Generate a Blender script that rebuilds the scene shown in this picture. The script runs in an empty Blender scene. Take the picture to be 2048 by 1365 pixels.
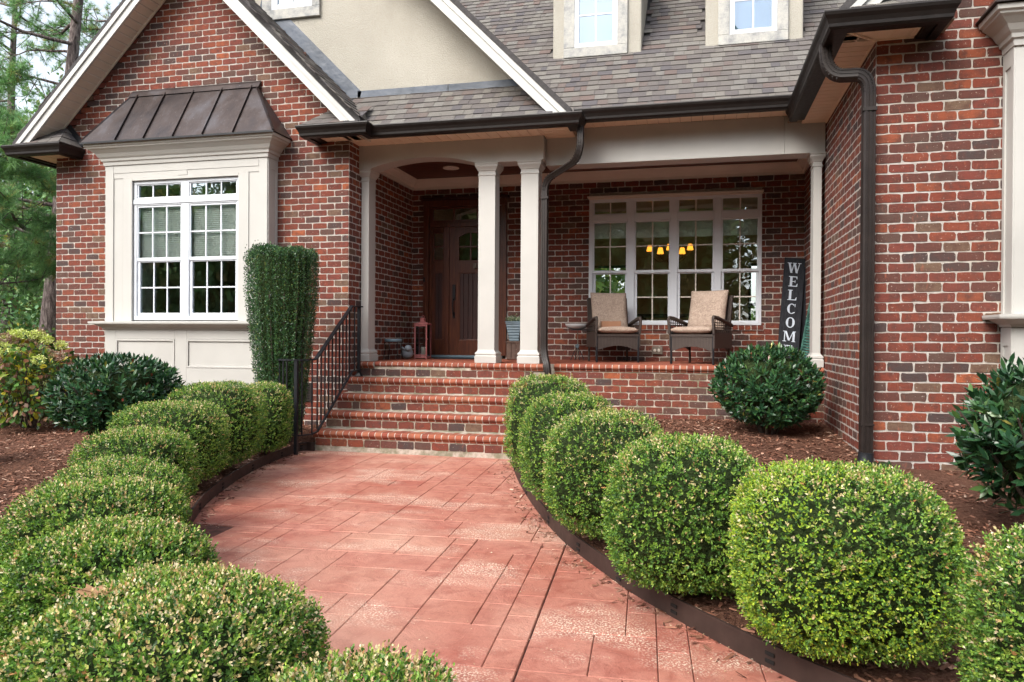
import bpy, math, random
import numpy as np
from mathutils import Vector, Matrix

# ------------------------------------------------------------------ camera, sky, sun, exposure
scene = bpy.context.scene
COL = scene.collection
R = math.radians
H = 1.32
cam_data = bpy.data.cameras.new("camera")
cam = bpy.data.objects.new("camera", cam_data)
COL.objects.link(cam)
scene.camera = cam
cam_data.sensor_width = 36.0
cam_data.lens = 36.0 * 1500.0 / 2048.0
cam_data.clip_start = 0.05
cam_data.clip_end = 600
_yaw, _pitch, _roll = R(13.8), R(-0.27), R(0.36)
_fw = Vector((-math.sin(_yaw) * math.cos(_pitch), math.cos(_yaw) * math.cos(_pitch), math.sin(_pitch)))
_r0 = Vector((math.cos(_yaw), math.sin(_yaw), 0))
_u0 = _r0.cross(_fw)
_r = _r0 * math.cos(_roll) + _u0 * math.sin(_roll)
_u = -_r0 * math.sin(_roll) + _u0 * math.cos(_roll)
cam.matrix_world = Matrix(((_r.x, _u.x, -_fw.x, 0), (_r.y, _u.y, -_fw.y, 0), (_r.z, _u.z, -_fw.z, H), (0, 0, 0, 1)))

SUN_EL, SUN_AZ = R(42), R(205)          # azimuth measured clockwise from +Y
world = bpy.data.worlds.new("World")
scene.world = world
world.use_nodes = True
wn = world.node_tree
bg = wn.nodes["Background"]
sky = wn.nodes.new("ShaderNodeTexSky")
sky.sky_type = 'NISHITA'
sky.sun_disc = False
sky.sun_elevation = SUN_EL
sky.sun_rotation = SUN_AZ
sky.air_density = 1.0
sky.dust_density = 3.0
hs = wn.nodes.new("ShaderNodeHueSaturation")
hs.inputs['Saturation'].default_value = 0.42
wn.links.new(sky.outputs[0], hs.inputs['Color'])
wn.links.new(hs.outputs[0], bg.inputs[0])
bg.inputs[1].default_value = 0.15
sd = bpy.data.lights.new("sun", 'SUN')
sd.energy = 1.15
sd.angle = R(38)
sd.color = (1.0, 0.95, 0.88)
sun = bpy.data.objects.new("sun", sd)
COL.objects.link(sun)
sdir = Vector((math.sin(SUN_AZ) * math.cos(SUN_EL), math.cos(SUN_AZ) * math.cos(SUN_EL), math.sin(SUN_EL)))
sun.rotation_euler = sdir.to_track_quat('Z', 'Y').to_euler()
sun.location = (6, -12, 20)
vs = scene.view_settings
scene.display_settings.display_device = 'sRGB'
vs.view_transform = 'Standard'
vs.look = 'None'
vs.exposure = 1.45
vs.gamma = 1.0
vs.use_curve_mapping = False
scene.render.film_transparent = False
scene.cycles.max_bounces = 8
scene.cycles.transparent_max_bounces = 16
scene.cycles.use_denoising = True

rng = np.random.default_rng(7)
rnd = random.Random(11)

# ------------------------------------------------------------------ mesh helpers
class MB:
    """collects geometry for ONE mesh object"""
    def __init__(s):
        s.v = []; s.f = []; s.sm = []
    def add(s, vs_, fs_, smooth=False):
        o = len(s.v)
        s.v += [tuple(p) for p in vs_]
        for f in fs_:
            s.f.append(tuple(i + o for i in f)); s.sm.append(smooth)
        return s
    def box(s, x0, x1, y0, y1, z0, z1):
        if x0 > x1: x0, x1 = x1, x0
        if y0 > y1: y0, y1 = y1, y0
        if z0 > z1: z0, z1 = z1, z0
        return s.add([(x0, y0, z0), (x1, y0, z0), (x1, y1, z0), (x0, y1, z0), (x0, y0, z1), (x1, y0, z1), (x1, y1, z1), (x0, y1, z1)],
                     [(0, 3, 2, 1), (4, 5, 6, 7), (0, 1, 5, 4), (1, 2, 6, 5), (2, 3, 7, 6), (3, 0, 4, 7)])
    def hexa(s, b, t):
        """b, t: four bottom and four top points, same order, counter-clockwise from above"""
        return s.add(list(b) + list(t), [(0, 3, 2, 1), (4, 5, 6, 7), (0, 1, 5, 4), (1, 2, 6, 5), (2, 3, 7, 6), (3, 0, 4, 7)])
    def prism(s, poly, axis, a, b):
        """poly: 2-D points; axis 'y' -> (x,z) poly extruded in y, 'x' -> (y,z), 'z' -> (x,y)"""
        n = len(poly)
        def P(p, t):
            if axis == 'y': return (p[0], t, p[1])
            if axis == 'x': return (t, p[0], p[1])
            return (p[0], p[1], t)
        vs_ = [P(p, a) for p in poly] + [P(p, b) for p in poly]
        fs_ = [tuple(range(n)), tuple(range(2 * n - 1, n - 1, -1))]
        fs_ += [(i, i + n, (i + 1) % n + n, (i + 1) % n) for i in range(n)]
        return s.add(vs_, fs_)
    def tube(s, pts, rad, seg=8, smooth=True, cap=True):
        pts = [Vector(p) for p in pts]
        n = len(pts)
        rads = rad if isinstance(rad, (list, tuple)) else [rad] * n
        up = None
        rings = []
        for i, p in enumerate(pts):
            d = (pts[min(i + 1, n - 1)] - pts[max(i - 1, 0)]).normalized()
            if up is None:
                up = d.orthogonal().normalized()
            up = (up - d * up.dot(d))
            if up.length < 1e-6: up = d.orthogonal()
            up.normalize()
            w = d.cross(up)
            rings.append([p + (up * math.cos(2 * math.pi * k / seg) + w * math.sin(2 * math.pi * k / seg)) * rads[i] for k in range(seg)])
        vs_ = [q for r_ in rings for q in r_]
        fs_ = []
        for i in range(n - 1):
            for k in range(seg):
                a = i * seg + k; b = i * seg + (k + 1) % seg
                fs_.append((a, b, b + seg, a + seg))
        s.add(vs_, fs_, smooth)
        if cap:
            s.add(rings[0], [tuple(range(seg - 1, -1, -1))]); s.add(rings[-1], [tuple(range(seg))])
        return s
    def bar(s, p0, p1, w, h=None, up=(0, 0, 1)):
        """rectangular bar from p0 to p1, width w across, height h along up"""
        h = h or w
        p0 = Vector(p0); p1 = Vector(p1); d = (p1 - p0).normalized(); u = Vector(up)
        u = u - d * u.dot(d)
        if u.length < 1e-4: u = d.orthogonal()
        u.normalize(); r_ = d.cross(u)
        q = [(-1, -1), (1, -1), (1, 1), (-1, 1)]
        b = [p0 + r_ * (a * w / 2) + u * (c * h / 2) for a, c in q]
        t = [p1 + r_ * (a * w / 2) + u * (c * h / 2) for a, c in q]
        return s.add(b + t, [(0, 1, 2, 3), (7, 6, 5, 4), (0, 4, 5, 1), (1, 5, 6, 2), (2, 6, 7, 3), (3, 7, 4, 0)])
    def sweep(s, path, prof, closed=False, smooth=False):
        """path: 2-D points (x,y); prof: (outward offset to the right of travel, z)"""
        n = len(path); m = len(prof); vs_ = []
        for i in range(n):
            p = Vector(path[i])
            a = Vector(path[i - 1]) if (i > 0 or closed) else None
            b = Vector(path[(i + 1) % n]) if (i < n - 1 or closed) else None
            d1 = (p - a).normalized() if a is not None else None
            d2 = (b - p).normalized() if b is not None else None
            if d1 is None: d1 = d2
            if d2 is None: d2 = d1
            n1 = Vector((d1.y, -d1.x)); n2 = Vector((d2.y, -d2.x))
            nn = (n1 + n2); nn = nn / max(nn.length_squared, 1e-6) * 2
            for o, z in prof:
                q = p + nn * o
                vs_.append((q.x, q.y, z))
        fs_ = []
        for i in range(n if closed else n - 1):
            for k in range(m):
                a = i * m + k; b = i * m + (k + 1) % m
                c = ((i + 1) % n) * m + (k + 1) % m; d = ((i + 1) % n) * m + k
                fs_.append((a, b, c, d))
        if not closed:
            fs_.append(tuple(range(m - 1, -1, -1))); fs_.append(tuple((n - 1) * m + k for k in range(m)))
        return s.add(vs_, fs_, smooth)
    def rectlathe(s, x0, x1, y0, y1, prof):
        """stack of rectangles grown by o at height z"""
        vs_ = []
        for o, z in prof:
            vs_ += [(x0 - o, y0 - o, z), (x1 + o, y0 - o, z), (x1 + o, y1 + o, z), (x0 - o, y1 + o, z)]
        fs_ = [(0, 3, 2, 1)]
        for i in range(len(prof) - 1):
            for k in range(4):
                a = i * 4 + k; b = i * 4 + (k + 1) % 4
                fs_.append((a, b, b + 4, a + 4))
        e = (len(prof) - 1) * 4
        fs_.append((e, e + 1, e + 2, e + 3))
        return s.add(vs_, fs_)
    def lathe(s, cx, cy, prof, seg=16, smooth=True):
        vs_ = []
        for r_, z in prof:
            for k in range(seg):
                a = 2 * math.pi * k / seg
                vs_.append((cx + r_ * math.cos(a), cy + r_ * math.sin(a), z))
        fs_ = []
        for i in range(len(prof) - 1):
            for k in range(seg):
                a = i * seg + k; b = i * seg + (k + 1) % seg
                fs_.append((a, b, b + seg, a + seg))
        fs_.append(tuple(range(seg - 1, -1, -1)))
        e = (len(prof) - 1) * seg
        fs_.append(tuple(e + k for k in range(seg)))
        return s.add(vs_, fs_, smooth)
    def ellipsoid(s, c, r_, seg=12, rings=8):
        vs_ = []; fs_ = []
        for i in range(rings + 1):
            th = math.pi * i / rings
            for k in range(seg):
                a = 2 * math.pi * k / seg
                vs_.append((c[0] + r_[0] * math.sin(th) * math.cos(a), c[1] + r_[1] * math.sin(th) * math.sin(a), c[2] - r_[2] * math.cos(th)))
        for i in range(rings):
            for k in range(seg):
                a = i * seg + k; b = i * seg + (k + 1) % seg
                fs_.append((a, b, b + seg, a + seg))
        return s.add(vs_, fs_, True)
    def mesh(s, name, mat):
        me = bpy.data.meshes.new(name)
        me.from_pydata(s.v, [], s.f)
        me.polygons.foreach_set("use_smooth", s.sm)
        if mat: me.materials.append(mat)
        me.update()
        return me
    def build(s, name, mat, parent=None, bevel=0.0, loc=None):
        return link(name, s.mesh(name, mat), parent, bevel, loc)

def link(name, me, parent=None, bevel=0.0, loc=None, rot=None, scale=None):
    o = bpy.data.objects.new(name, me)
    COL.objects.link(o)
    if parent is not None:
        o.parent = parent
        if parent.type == 'EMPTY' and not parent.get('local_parts'):
            o.matrix_parent_inverse = Matrix.Translation(-parent.location)
    if loc is not None: o.location = loc
    if rot is not None: o.rotation_euler = rot
    if scale is not None: o.scale = scale
    if bevel:
        b = o.modifiers.new("bevel", 'BEVEL'); b.width = bevel; b.segments = 2; b.limit_method = 'ANGLE'; b.angle_limit = R(40)
    return o

def tag(o, label=None, cat=None, group=None, kind=None):
    if label: o['label'] = label
    if cat: o['category'] = cat
    if group: o['group'] = group
    if kind: o['kind'] = kind
    return o

def thing(name, loc, label, cat, group=None, local=False):
    e = bpy.data.objects.new(name, None)
    e.empty_display_size = 0.1
    COL.objects.link(e)
    e.location = loc
    if local: e['local_parts'] = 1
    return tag(e, label, cat, group)

# ------------------------------------------------------------------ materials
def lin(r, g, b):
    f = lambda c: (c / 255 / 12.92) if c / 255 <= 0.04045 else ((c / 255 + 0.055) / 1.055) ** 2.4
    return (f(r), f(g), f(b), 1)

class Mat:
    def __init__(s, name, color=(0.5, 0.5, 0.5, 1), rough=0.6, spec=0.4, metal=0.0):
        s.m = bpy.data.materials.new(name); s.m.use_nodes = True
        s.nt = s.m.node_tree; s.b = s.nt.nodes["Principled BSDF"]
        s.b.inputs["Base Color"].default_value = color
        s.b.inputs["Roughness"].default_value = rough
        s.b.inputs["Specular IOR Level"].default_value = spec
        s.b.inputs["Metallic"].default_value = metal
        s.color = color; s._c = None
    def node(s, t, **k):
        n = s.nt.nodes.new(t)
        for a, b in k.items():
            if a in n.inputs.keys(): n.inputs[a].default_value = b
            else: setattr(n, a, b)
        return n
    def L(s, a, b): s.nt.links.new(a, b)
    def coord(s, obj=False, scale=None):
        t = s.node("ShaderNodeTexCoord").outputs['Object'] if obj else s.node("ShaderNodeNewGeometry").outputs['Position']
        if scale:
            mp = s.node("ShaderNodeMapping"); mp.inputs['Scale'].default_value = scale
            s.L(t, mp.inputs[0]); t = mp.outputs[0]
        return t
    def noise(s, scale, detail=4, rough=0.55, vec=None, dist=0.0):
        n = s.node("ShaderNodeTexNoise"); n.inputs['Scale'].default_value = scale; n.inputs['Detail'].default_value = detail
        n.inputs['Roughness'].default_value = rough; n.inputs['Distortion'].default_value = dist
        s.L(vec if vec is not None else s.coord(), n.inputs['Vector'])
        return n.outputs['Fac']
    def ramp(s, fac, stops, interp='LINEAR'):
        r_ = s.node("ShaderNodeValToRGB"); r_.color_ramp.interpolation = interp
        e = r_.color_ramp.elements
        while len(e) > 1: e.remove(e[-1])
        e[0].position, e[0].color = stops[0][0], c4(stops[0][1])
        for p, c in stops[1:]:
            x = e.new(p); x.color = c4(c)
        s.L(fac, r_.inputs[0]); return r_.outputs[0]
    def mix(s, fac, a, b, mode='MIX'):
        m = s.node("ShaderNodeMix", data_type='RGBA', blend_type=mode)
        for i, x in ((0, fac), (6, a), (7, b)):
            if isinstance(x, (int, float)): m.inputs[i].default_value = x
            elif isinstance(x, tuple): m.inputs[i].default_value = c4(x)
            else: s.L(x, m.inputs[i])
        return m.outputs[2]
    def math(s, op, a, b=0.0):
        m = s.node("ShaderNodeMath", operation=op)
        for i, x in ((0, a), (1, b)):
            if isinstance(x, (int, float)): m.inputs[i].default_value = x
            else: s.L(x, m.inputs[i])
        return m.outputs[0]
    def base(s, c): s.L(c, s.b.inputs["Base Color"]); s._c = c; return s
    def bump(s, h, strength=0.3, dist=0.01):
        b = s.node("ShaderNodeBump"); b.inputs['Strength'].default_value = strength; b.inputs['Distance'].default_value = dist
        s.L(h, b.inputs['Height'])
        s.L(b.outputs[0], s.b.inputs['Normal']); return s
    def rough(s, f): s.L(f, s.b.inputs['Roughness']); return s
    def rand(s):
        """one random number per object and per loose piece"""
        o = s.node("ShaderNodeObjectInfo").outputs['Random']; g = s.node("ShaderNodeNewGeometry").outputs['Random Per Island']
        return s.math('FRACT', s.math('ADD', o, g))

def c4(c): return tuple(c) if len(c) == 4 else tuple(c) + (1,)

def painted(name, col, var=0.06, rough=0.55, scale=3.0, bump=0.05):
    m = Mat(name, col, rough)
    n = m.noise(scale, 5); d = tuple(c * (1 - var * 2.2) for c in col[:3]); l = tuple(min(1, c * (1 + var)) for c in col[:3])
    m.base(m.ramp(n, [(0.3, d), (0.7, l)]))
    m.bump(m.noise(90, 3), bump, 0.004)
    return m.m

# brick
bm_ = Mat("brick_clay", rough=0.85, spec=0.25)
r1 = bm_.rand()
bc = bm_.ramp(r1, [(0.0, (0.205, 0.050, 0.030)), (0.17, (0.165, 0.043, 0.029)), (0.33, (0.235, 0.060, 0.033)), (0.46, (0.275, 0.075, 0.036)),
                   (0.53, (0.190, 0.050, 0.036)), (0.64, (0.130, 0.048, 0.037)), (0.75, (0.105, 0.062, 0.050)), (0.84, (0.068, 0.050, 0.048)),
                   (0.92, (0.165, 0.105, 0.070)), (0.975, (0.36, 0.10, 0.042))], 'CONSTANT')
n1 = bm_.noise(16, 4)
bc = bm_.mix(bm_.ramp(n1, [(0.42, (0, 0, 0)), (0.72, (0.85, 0.85, 0.85))]), bc, (0.095, 0.042, 0.034))
bc = bm_.mix(bm_.ramp(bm_.noise(1.3, 3), [(0.45, (0, 0, 0)), (0.75, (0.35, 0.35, 0.35))]), bc, (0.13, 0.06, 0.045))
bc = bm_.mix(bm_.ramp(bm_.noise(26, 5, 0.7, vec=bm_.coord(scale=(1, 1, 0.35))), [(0.60, (0, 0, 0)), (0.72, (0.5, 0.5, 0.5))]), bc, (0.42, 0.12, 0.065))
nfine = bm_.noise(240, 3)
bc = bm_.mix(bm_.ramp(nfine, [(0.30, (0.5, 0.5, 0.5)), (0.62, (0, 0, 0))]), bc, bm_.mix(0.5, bc, (0.05, 0.02, 0.015)))
nsp = bm_.noise(55, 5, 0.7)
bc = bm_.mix(bm_.ramp(nsp, [(0.635, (0, 0, 0)), (0.68, (0.8, 0.8, 0.8))]), bc, (0.48, 0.40, 0.34))
bm_.base(bc)
bm_.bump(bm_.math('ADD', bm_.noise(60, 5, 0.65), bm_.math('MULTIPLY', nfine, 0.5)), 0.9, 0.006)
M_BRICK = bm_.m

nb = Mat("bullnose_clay", rough=0.8, spec=0.25)
c_ = nb.ramp(nb.rand(), [(0, (0.265, 0.075, 0.044)), (0.3, (0.310, 0.094, 0.052)), (0.6, (0.235, 0.060, 0.038)), (0.85, (0.34, 0.118, 0.066))], 'CONSTANT')
c_ = nb.mix(nb.ramp(nb.noise(14, 5), [(0.45, (0, 0, 0)), (0.8, (0.7, 0.7, 0.7))]), c_, (0.13, 0.065, 0.045))
c_ = nb.mix(nb.ramp(nb.noise(45, 5, 0.7), [(0.68, (0, 0, 0)), (0.73, (0.7, 0.7, 0.7))]), c_, (0.5, 0.4, 0.33))
nb.base(c_); nb.bump(nb.noise(150, 4), 0.5, 0.004)
M_NOSE = nb.m

mo = Mat("mortar", rough=0.95, spec=0.1)
n = mo.noise(22, 6, 0.65)
mo.base(mo.mix(mo.ramp(mo.noise(0.9, 3), [(0.35, (0, 0, 0)), (0.65, (1, 1, 1))]), mo.ramp(n, [(0.3, (0.34, 0.32, 0.295)), (0.7, (0.57, 0.54, 0.505))]), mo.ramp(n, [(0.3, (0.38, 0.34, 0.29)), (0.7, (0.55, 0.50, 0.44))])))
mo.bump(mo.noise(120, 5, 0.7), 0.9, 0.006)
M_MORTAR = mo.m
ms = Mat("stained_step_mortar", rough=0.95, spec=0.1)
n = ms.noise(30, 6, 0.65)
ms.base(ms.mix(ms.ramp(ms.noise(7, 5, 0.65), [(0.42, (0,) * 3), (0.62, (0.8,) * 3)]), ms.ramp(n, [(0.3, (0.36, 0.31, 0.26)), (0.7, (0.56, 0.49, 0.42))]), (0.17, 0.165, 0.10)))
ms.bump(ms.noise(120, 5, 0.7), 0.9, 0.006)
M_MORTAR_S = ms.m

M_TRIM = painted("cream_trim_paint", (0.465, 0.455, 0.425, 1), 0.04, 0.5, 1.6)
M_RAKE = painted("rake_board_paint", (0.52, 0.52, 0.495, 1), 0.05, 0.45, 2.5)
M_WHITE = painted("white_window_paint", (0.64, 0.67, 0.71, 1), 0.02, 0.35, 3)
M_WTAN = painted("window_trim_cream", (0.66, 0.60, 0.53, 1), 0.03, 0.45, 3)

st = Mat("stucco", rough=0.95, spec=0.15)
s1 = st.noise(1.1, 5, 0.6); s2 = st.noise(70, 4)
cs = st.ramp(s1, [(0.3, (0.365, 0.345, 0.295)), (0.7, (0.445, 0.425, 0.37))])
cs = st.mix(st.ramp(s2, [(0.3, (0.35, 0.35, 0.35)), (0.6, (0, 0, 0))]), cs, (0.34, 0.30, 0.24))
st.base(cs); st.bump(st.math('ADD', s2, st.math('MULTIPLY', st.noise(160, 3), 0.6)), 1.0, 0.008)
M_STUCCO = st.m
sw = Mat("weathered_stucco_band", rough=0.95, spec=0.1)
w1 = sw.noise(6, 7, 0.7); w2 = sw.noise(70, 4)
cs = sw.ramp(w1, [(0.33, (0.24, 0.25, 0.255)), (0.50, (0.42, 0.415, 0.39)), (0.68, (0.54, 0.52, 0.465))])
cs = sw.mix(sw.ramp(w2, [(0.3, (0.35, 0.35, 0.35)), (0.6, (0, 0, 0))]), cs, (0.25, 0.25, 0.24))
sw.base(cs); sw.bump(w2, 1.0, 0.006)
M_STUCCO_W = sw.m

def metal_paint(name, col, rough=0.35):
    m = Mat(name, col, rough, 0.32)
    m.base(m.ramp(m.noise(9, 5), [(0.3, tuple(c * 0.75 for c in col[:3])), (0.7, tuple(c * 1.2 for c in col[:3]))]))
    m.rough(m.math('ADD', m.math('MULTIPLY', m.noise(30, 4), 0.25), rough - 0.12))
    return m.m
M_GUTTER = metal_paint("dark_bronze_gutter", (0.011, 0.008, 0.007, 1), 0.42)
M_DSPOUT = metal_paint("bronze_downspout", (0.022, 0.016, 0.014, 1), 0.45)
M_IRON = metal_paint("black_iron", (0.012, 0.013, 0.016, 1), 0.42)
M_FLASH = Mat("slate_blue_flashing", rough=0.42, spec=0.5)
f1 = M_FLASH.noise(2.2, 6, 0.65, dist=0.5)
M_FLASH.base(M_FLASH.ramp(f1, [(0.3, (0.030, 0.042, 0.060)), (0.7, (0.075, 0.095, 0.13))])); M_FLASH.bump(M_FLASH.noise(6, 3), 0.5, 0.02); M_FLASH = M_FLASH.m
cu = Mat("aged_copper", rough=0.35, spec=0.5, metal=0.55)
c1 = cu.noise(2.0, 6, 0.6, vec=cu.coord(scale=(1, 1, 0.5)))
cc = cu.ramp(c1, [(0.3, (0.030, 0.025, 0.027)), (0.5, (0.046, 0.033, 0.030)), (0.7, (0.075, 0.073, 0.083))])
cc = cu.mix(cu.ramp(cu.noise(60, 6, 0.75, vec=cu.coord(scale=(1, 1, 0.25))), [(0.60, (0, 0, 0)), (0.72, (0.5, 0.5, 0.5))]), cc, (0.30, 0.31, 0.33))
cu.base(cc); cu.rough(cu.ramp(c1, [(0.3, (0.28,) * 3), (0.7, (0.5,) * 3)])); cu.bump(cu.noise(5, 3), 0.25, 0.02)
M_COPPER = cu.m
so = Mat("tan_soffit_vinyl", rough=0.5, spec=0.35)
so.base(so.mix(0.5, so.ramp(so.rand(), [(0, (0.80, 0.655, 0.49)), (1, (0.86, 0.72, 0.56))]), so.ramp(so.noise(5, 4), [(0.3, (0.78, 0.64, 0.48)), (0.7, (0.87, 0.73, 0.57))])))
M_SOFFIT = so.m
so = Mat("beige_rake_soffit", rough=0.5, spec=0.35)
so.base(so.ramp(so.noise(4, 4), [(0.3, (0.68, 0.61, 0.51)), (0.7, (0.75, 0.68, 0.58))])); M_RSOFFIT = so.m
M_SOFFITB = painted('soffit_groove_shade', (0.30, 0.23, 0.165, 1), 0.05, 0.6, 5)  # darker tan backing, groove shade put into the colour
M_DARK = Mat("dark_gap", (0.012, 0.011, 0.010, 1), 0.9).m

sh = Mat("asphalt_shingle", rough=0.95, spec=0.2)
cs = sh.ramp(sh.rand(), [(0, (0.165, 0.150, 0.135)), (0.2, (0.130, 0.116, 0.112)), (0.34, (0.200, 0.186, 0.164)), (0.50, (0.145, 0.130, 0.121)),
                         (0.64, (0.155, 0.124, 0.111)), (0.73, (0.112, 0.103, 0.107)), (0.85, (0.208, 0.197, 0.178)), (0.95, (0.165, 0.121, 0.106))], 'CONSTANT')
g = sh.noise(350, 2); cs = sh.mix(sh.ramp(g, [(0.35, (0.6,) * 3), (0.6, (0,) * 3)]), cs, (0.07, 0.065, 0.065))
cs = sh.mix(sh.ramp(sh.noise(1.5, 4), [(0.4, (0,) * 3), (0.8, (0.35,) * 3)]), cs, (0.09, 0.085, 0.085))
sh.base(cs); sh.bump(g, 0.8, 0.004)
M_SHINGLE = sh.m

dw = Mat("mahogany_door", rough=0.32, spec=0.5)
d1 = dw.noise(5, 6, 0.6, vec=dw.coord(scale=(14, 14, 0.9)), dist=0.4)
dw.base(dw.ramp(d1, [(0.25, (0.036, 0.011, 0.007)), (0.5, (0.085, 0.024, 0.012)), (0.75, (0.155, 0.050, 0.020))])); dw.bump(d1, 0.15, 0.004)
M_DOOR = dw.m
dk = Mat("dark_stained_plank", rough=0.4, spec=0.4)
d1 = dk.noise(5, 6, 0.6, vec=dk.coord(scale=(14, 14, 0.9)))
dk.base(dk.ramp(d1, [(0.3, (0.022, 0.009, 0.009)), (0.7, (0.060, 0.022, 0.018))])); M_DOORP = dk.m
ce = Mat("stained_ceiling_plank", rough=0.45, spec=0.4)
d1 = ce.noise(4, 6, 0.6, vec=ce.coord(scale=(1, 16, 16)))
ce.base(ce.mix(0.5, ce.ramp(ce.rand(), [(0, (0.05, 0.016, 0.011)), (1, (0.12, 0.035, 0.022))]), ce.ramp(d1, [(0.3, (0.03, 0.010, 0.008)), (0.7, (0.13, 0.038, 0.024))]))); M_CEIL = ce.m

def glass(name, refl=0.22, tint=(0.80, 0.86, 0.84), wav=0.35):
    m = bpy.data.materials.new(name); m.use_nodes = True; nt = m.node_tree; nt.nodes.clear()
    out = nt.nodes.new("ShaderNodeOutputMaterial"); mx = nt.nodes.new("ShaderNodeMixShader")
    tr = nt.nodes.new("ShaderNodeBsdfTransparent"); gl = nt.nodes.new("ShaderNodeBsdfGlossy")
    tr.inputs[0].default_value = c4(tint); gl.inputs['Roughness'].default_value = 0.0; gl.inputs[0].default_value = (0.80, 0.90, 1, 1)
    fr = nt.nodes.new("ShaderNodeFresnel"); fr.inputs[0].default_value = 1.5
    ad = nt.nodes.new("ShaderNodeMath"); ad.operation = 'ADD'; ad.inputs[1].default_value = refl; ad.use_clamp = True
    geo = nt.nodes.new("ShaderNodeNewGeometry"); no = nt.nodes.new("ShaderNodeTexNoise"); no.inputs['Scale'].default_value = 3.2; no.inputs['Detail'].default_value = 2
    bu = nt.nodes.new("ShaderNodeBump"); bu.inputs['Strength'].default_value = wav; bu.inputs['Distance'].default_value = 0.01
    l = nt.links.new
    l(geo.outputs['Position'], no.inputs[0]); l(no.outputs['Fac'], bu.inputs['Height']); l(bu.outputs[0], gl.inputs['Normal'])
    l(fr.outputs[0], ad.inputs[0]); l(ad.outputs[0], mx.inputs[0]); l(tr.outputs[0], mx.inputs[1]); l(gl.outputs[0], mx.inputs[2]); l(mx.outputs[0], out.inputs[0])
    return m
M_GLASS = glass("window_glass", 0.085, (0.96, 0.985, 0.96), 0.25)
M_GLASS_SKY = glass("dormer_glass", 0.10, (0.70, 0.78, 0.86), 0.05)
M_GLASS_CLEAR = glass("lantern_glass", 0.03, (0.93, 0.95, 0.95), 0.0)

def leafmat(name, rough=0.45, trans=0.25, spec=0.4, hue=0.0):
    m = Mat(name, rough=rough, spec=spec)
    a = m.node("ShaderNodeAttribute", attribute_name="Col")
    col = a.outputs['Color']
    m.base(col)
    t = m.node("ShaderNodeBsdfTranslucent"); m.L(m.mix(1.0, col, (0.9, 1.0, 0.5), 'MULTIPLY'), t.inputs[0])
    x = m.node("ShaderNodeMixShader"); x.inputs[0].default_value = trans
    m.L(m.b.outputs[0], x.inputs[1]); m.L(t.outputs[0], x.inputs[2])
    out = [n for n in m.nt.nodes if n.type == 'OUTPUT_MATERIAL'][0]; m.L(x.outputs[0], out.inputs[0])
    return m.m
M_LEAF = leafmat("boxwood_leaf", 0.42, 0.22, 0.4)
M_LAUREL = leafmat("laurel_leaf", 0.30, 0.12, 0.55)
M_NEEDLE = leafmat("pine_needle", 0.5, 0.25, 0.3)
M_CHIP = leafmat("bark_chip", 0.9, 0.0, 0.15)
M_CORE = Mat("shrub_dark_core", rough=0.95, spec=0.05)
M_CORE.base(M_CORE.ramp(M_CORE.noise(60, 5, 0.7), [(0.35, (0.014, 0.026, 0.010)), (0.7, (0.055, 0.075, 0.028))])); M_CORE.bump(M_CORE.noise(60, 4), 1.0, 0.03); M_CORE = M_CORE.m  # dark colour stands for the shaded inside of a shrub, not real twigs
ba = Mat("pine_bark", rough=0.95, spec=0.1)
bn = ba.noise(7, 7, 0.7, vec=ba.coord(scale=(2.2, 2.2, 0.55)), dist=0.6)
ba.base(ba.ramp(bn, [(0.36, (0.035, 0.028, 0.028)), (0.5, (0.12, 0.095, 0.09)), (0.66, (0.27, 0.23, 0.215))])); ba.bump(bn, 1.0, 0.06)
M_BARK = ba.m
M_TWIG = painted("shrub_stem", (0.075, 0.055, 0.042, 1), 0.2, 0.9, 20)

mu = Mat("mulch_bed", rough=0.98, spec=0.08)
m1 = mu.noise(38, 8, 0.75, dist=1.2)
mu.base(mu.ramp(m1, [(0.3, (0.055, 0.026, 0.018)), (0.5, (0.165, 0.080, 0.053)), (0.72, (0.30, 0.165, 0.115))])); mu.bump(m1, 1.0, 0.04)
M_MULCH = mu.m
gr = Mat("leaf_litter_ground", rough=0.98, spec=0.08)
m1 = gr.noise(3, 9, 0.7)
gr.base(gr.ramp(m1, [(0.3, (0.055, 0.06, 0.025)), (0.5, (0.10, 0.085, 0.045)), (0.7, (0.15, 0.10, 0.065))])); gr.bump(m1, 0.6, 0.08)
M_GROUND = gr.m

pv = Mat("stamped_concrete", rough=0.62, spec=0.35)
oi = pv.node("ShaderNodeObjectInfo").outputs['Random']
pc = pv.ramp(oi, [(0, (0.340, 0.108, 0.072)), (0.5, (0.40, 0.152, 0.105)), (1, (0.345, 0.104, 0.074))])
p1 = pv.noise(1.7, 6, 0.6); p2 = pv.noise(9, 7, 0.65, dist=0.7)
pc = pv.mix(pv.ramp(p1, [(0.35, (0,) * 3), (0.7, (0.7,) * 3)]), pc, (0.50, 0.25, 0.185))
pc = pv.mix(pv.ramp(p2, [(0.3, (0.6,) * 3), (0.55, (0,) * 3)]), pc, (0.215, 0.045, 0.032))
spk = pv.noise(95, 3, 0.6); msk = pv.noise(1.25, 4, 0.6, vec=pv.coord(scale=(1, 1.6, 1)))
sf = pv.math('MULTIPLY', pv.ramp(spk, [(0.52, (0,) * 3), (0.57, (1,) * 3)]), pv.ramp(msk, [(0.50, (0,) * 3), (0.63, (0.95,) * 3)]))
pc = pv.mix(sf, pc, (0.72, 0.60, 0.47))
pc = pv.mix(pv.ramp(pv.noise(22, 6, 0.75), [(0.56, (0,) * 3), (0.70, (0.45,) * 3)]), pc, (0.19, 0.055, 0.04))
dust = pv.ramp(pv.noise(0.8, 4, 0.5), [(0.50, (0,) * 3), (0.72, (0.5,) * 3)])
pc = pv.mix(dust, pc, (0.60, 0.38, 0.28))
pv.base(pc)
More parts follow.
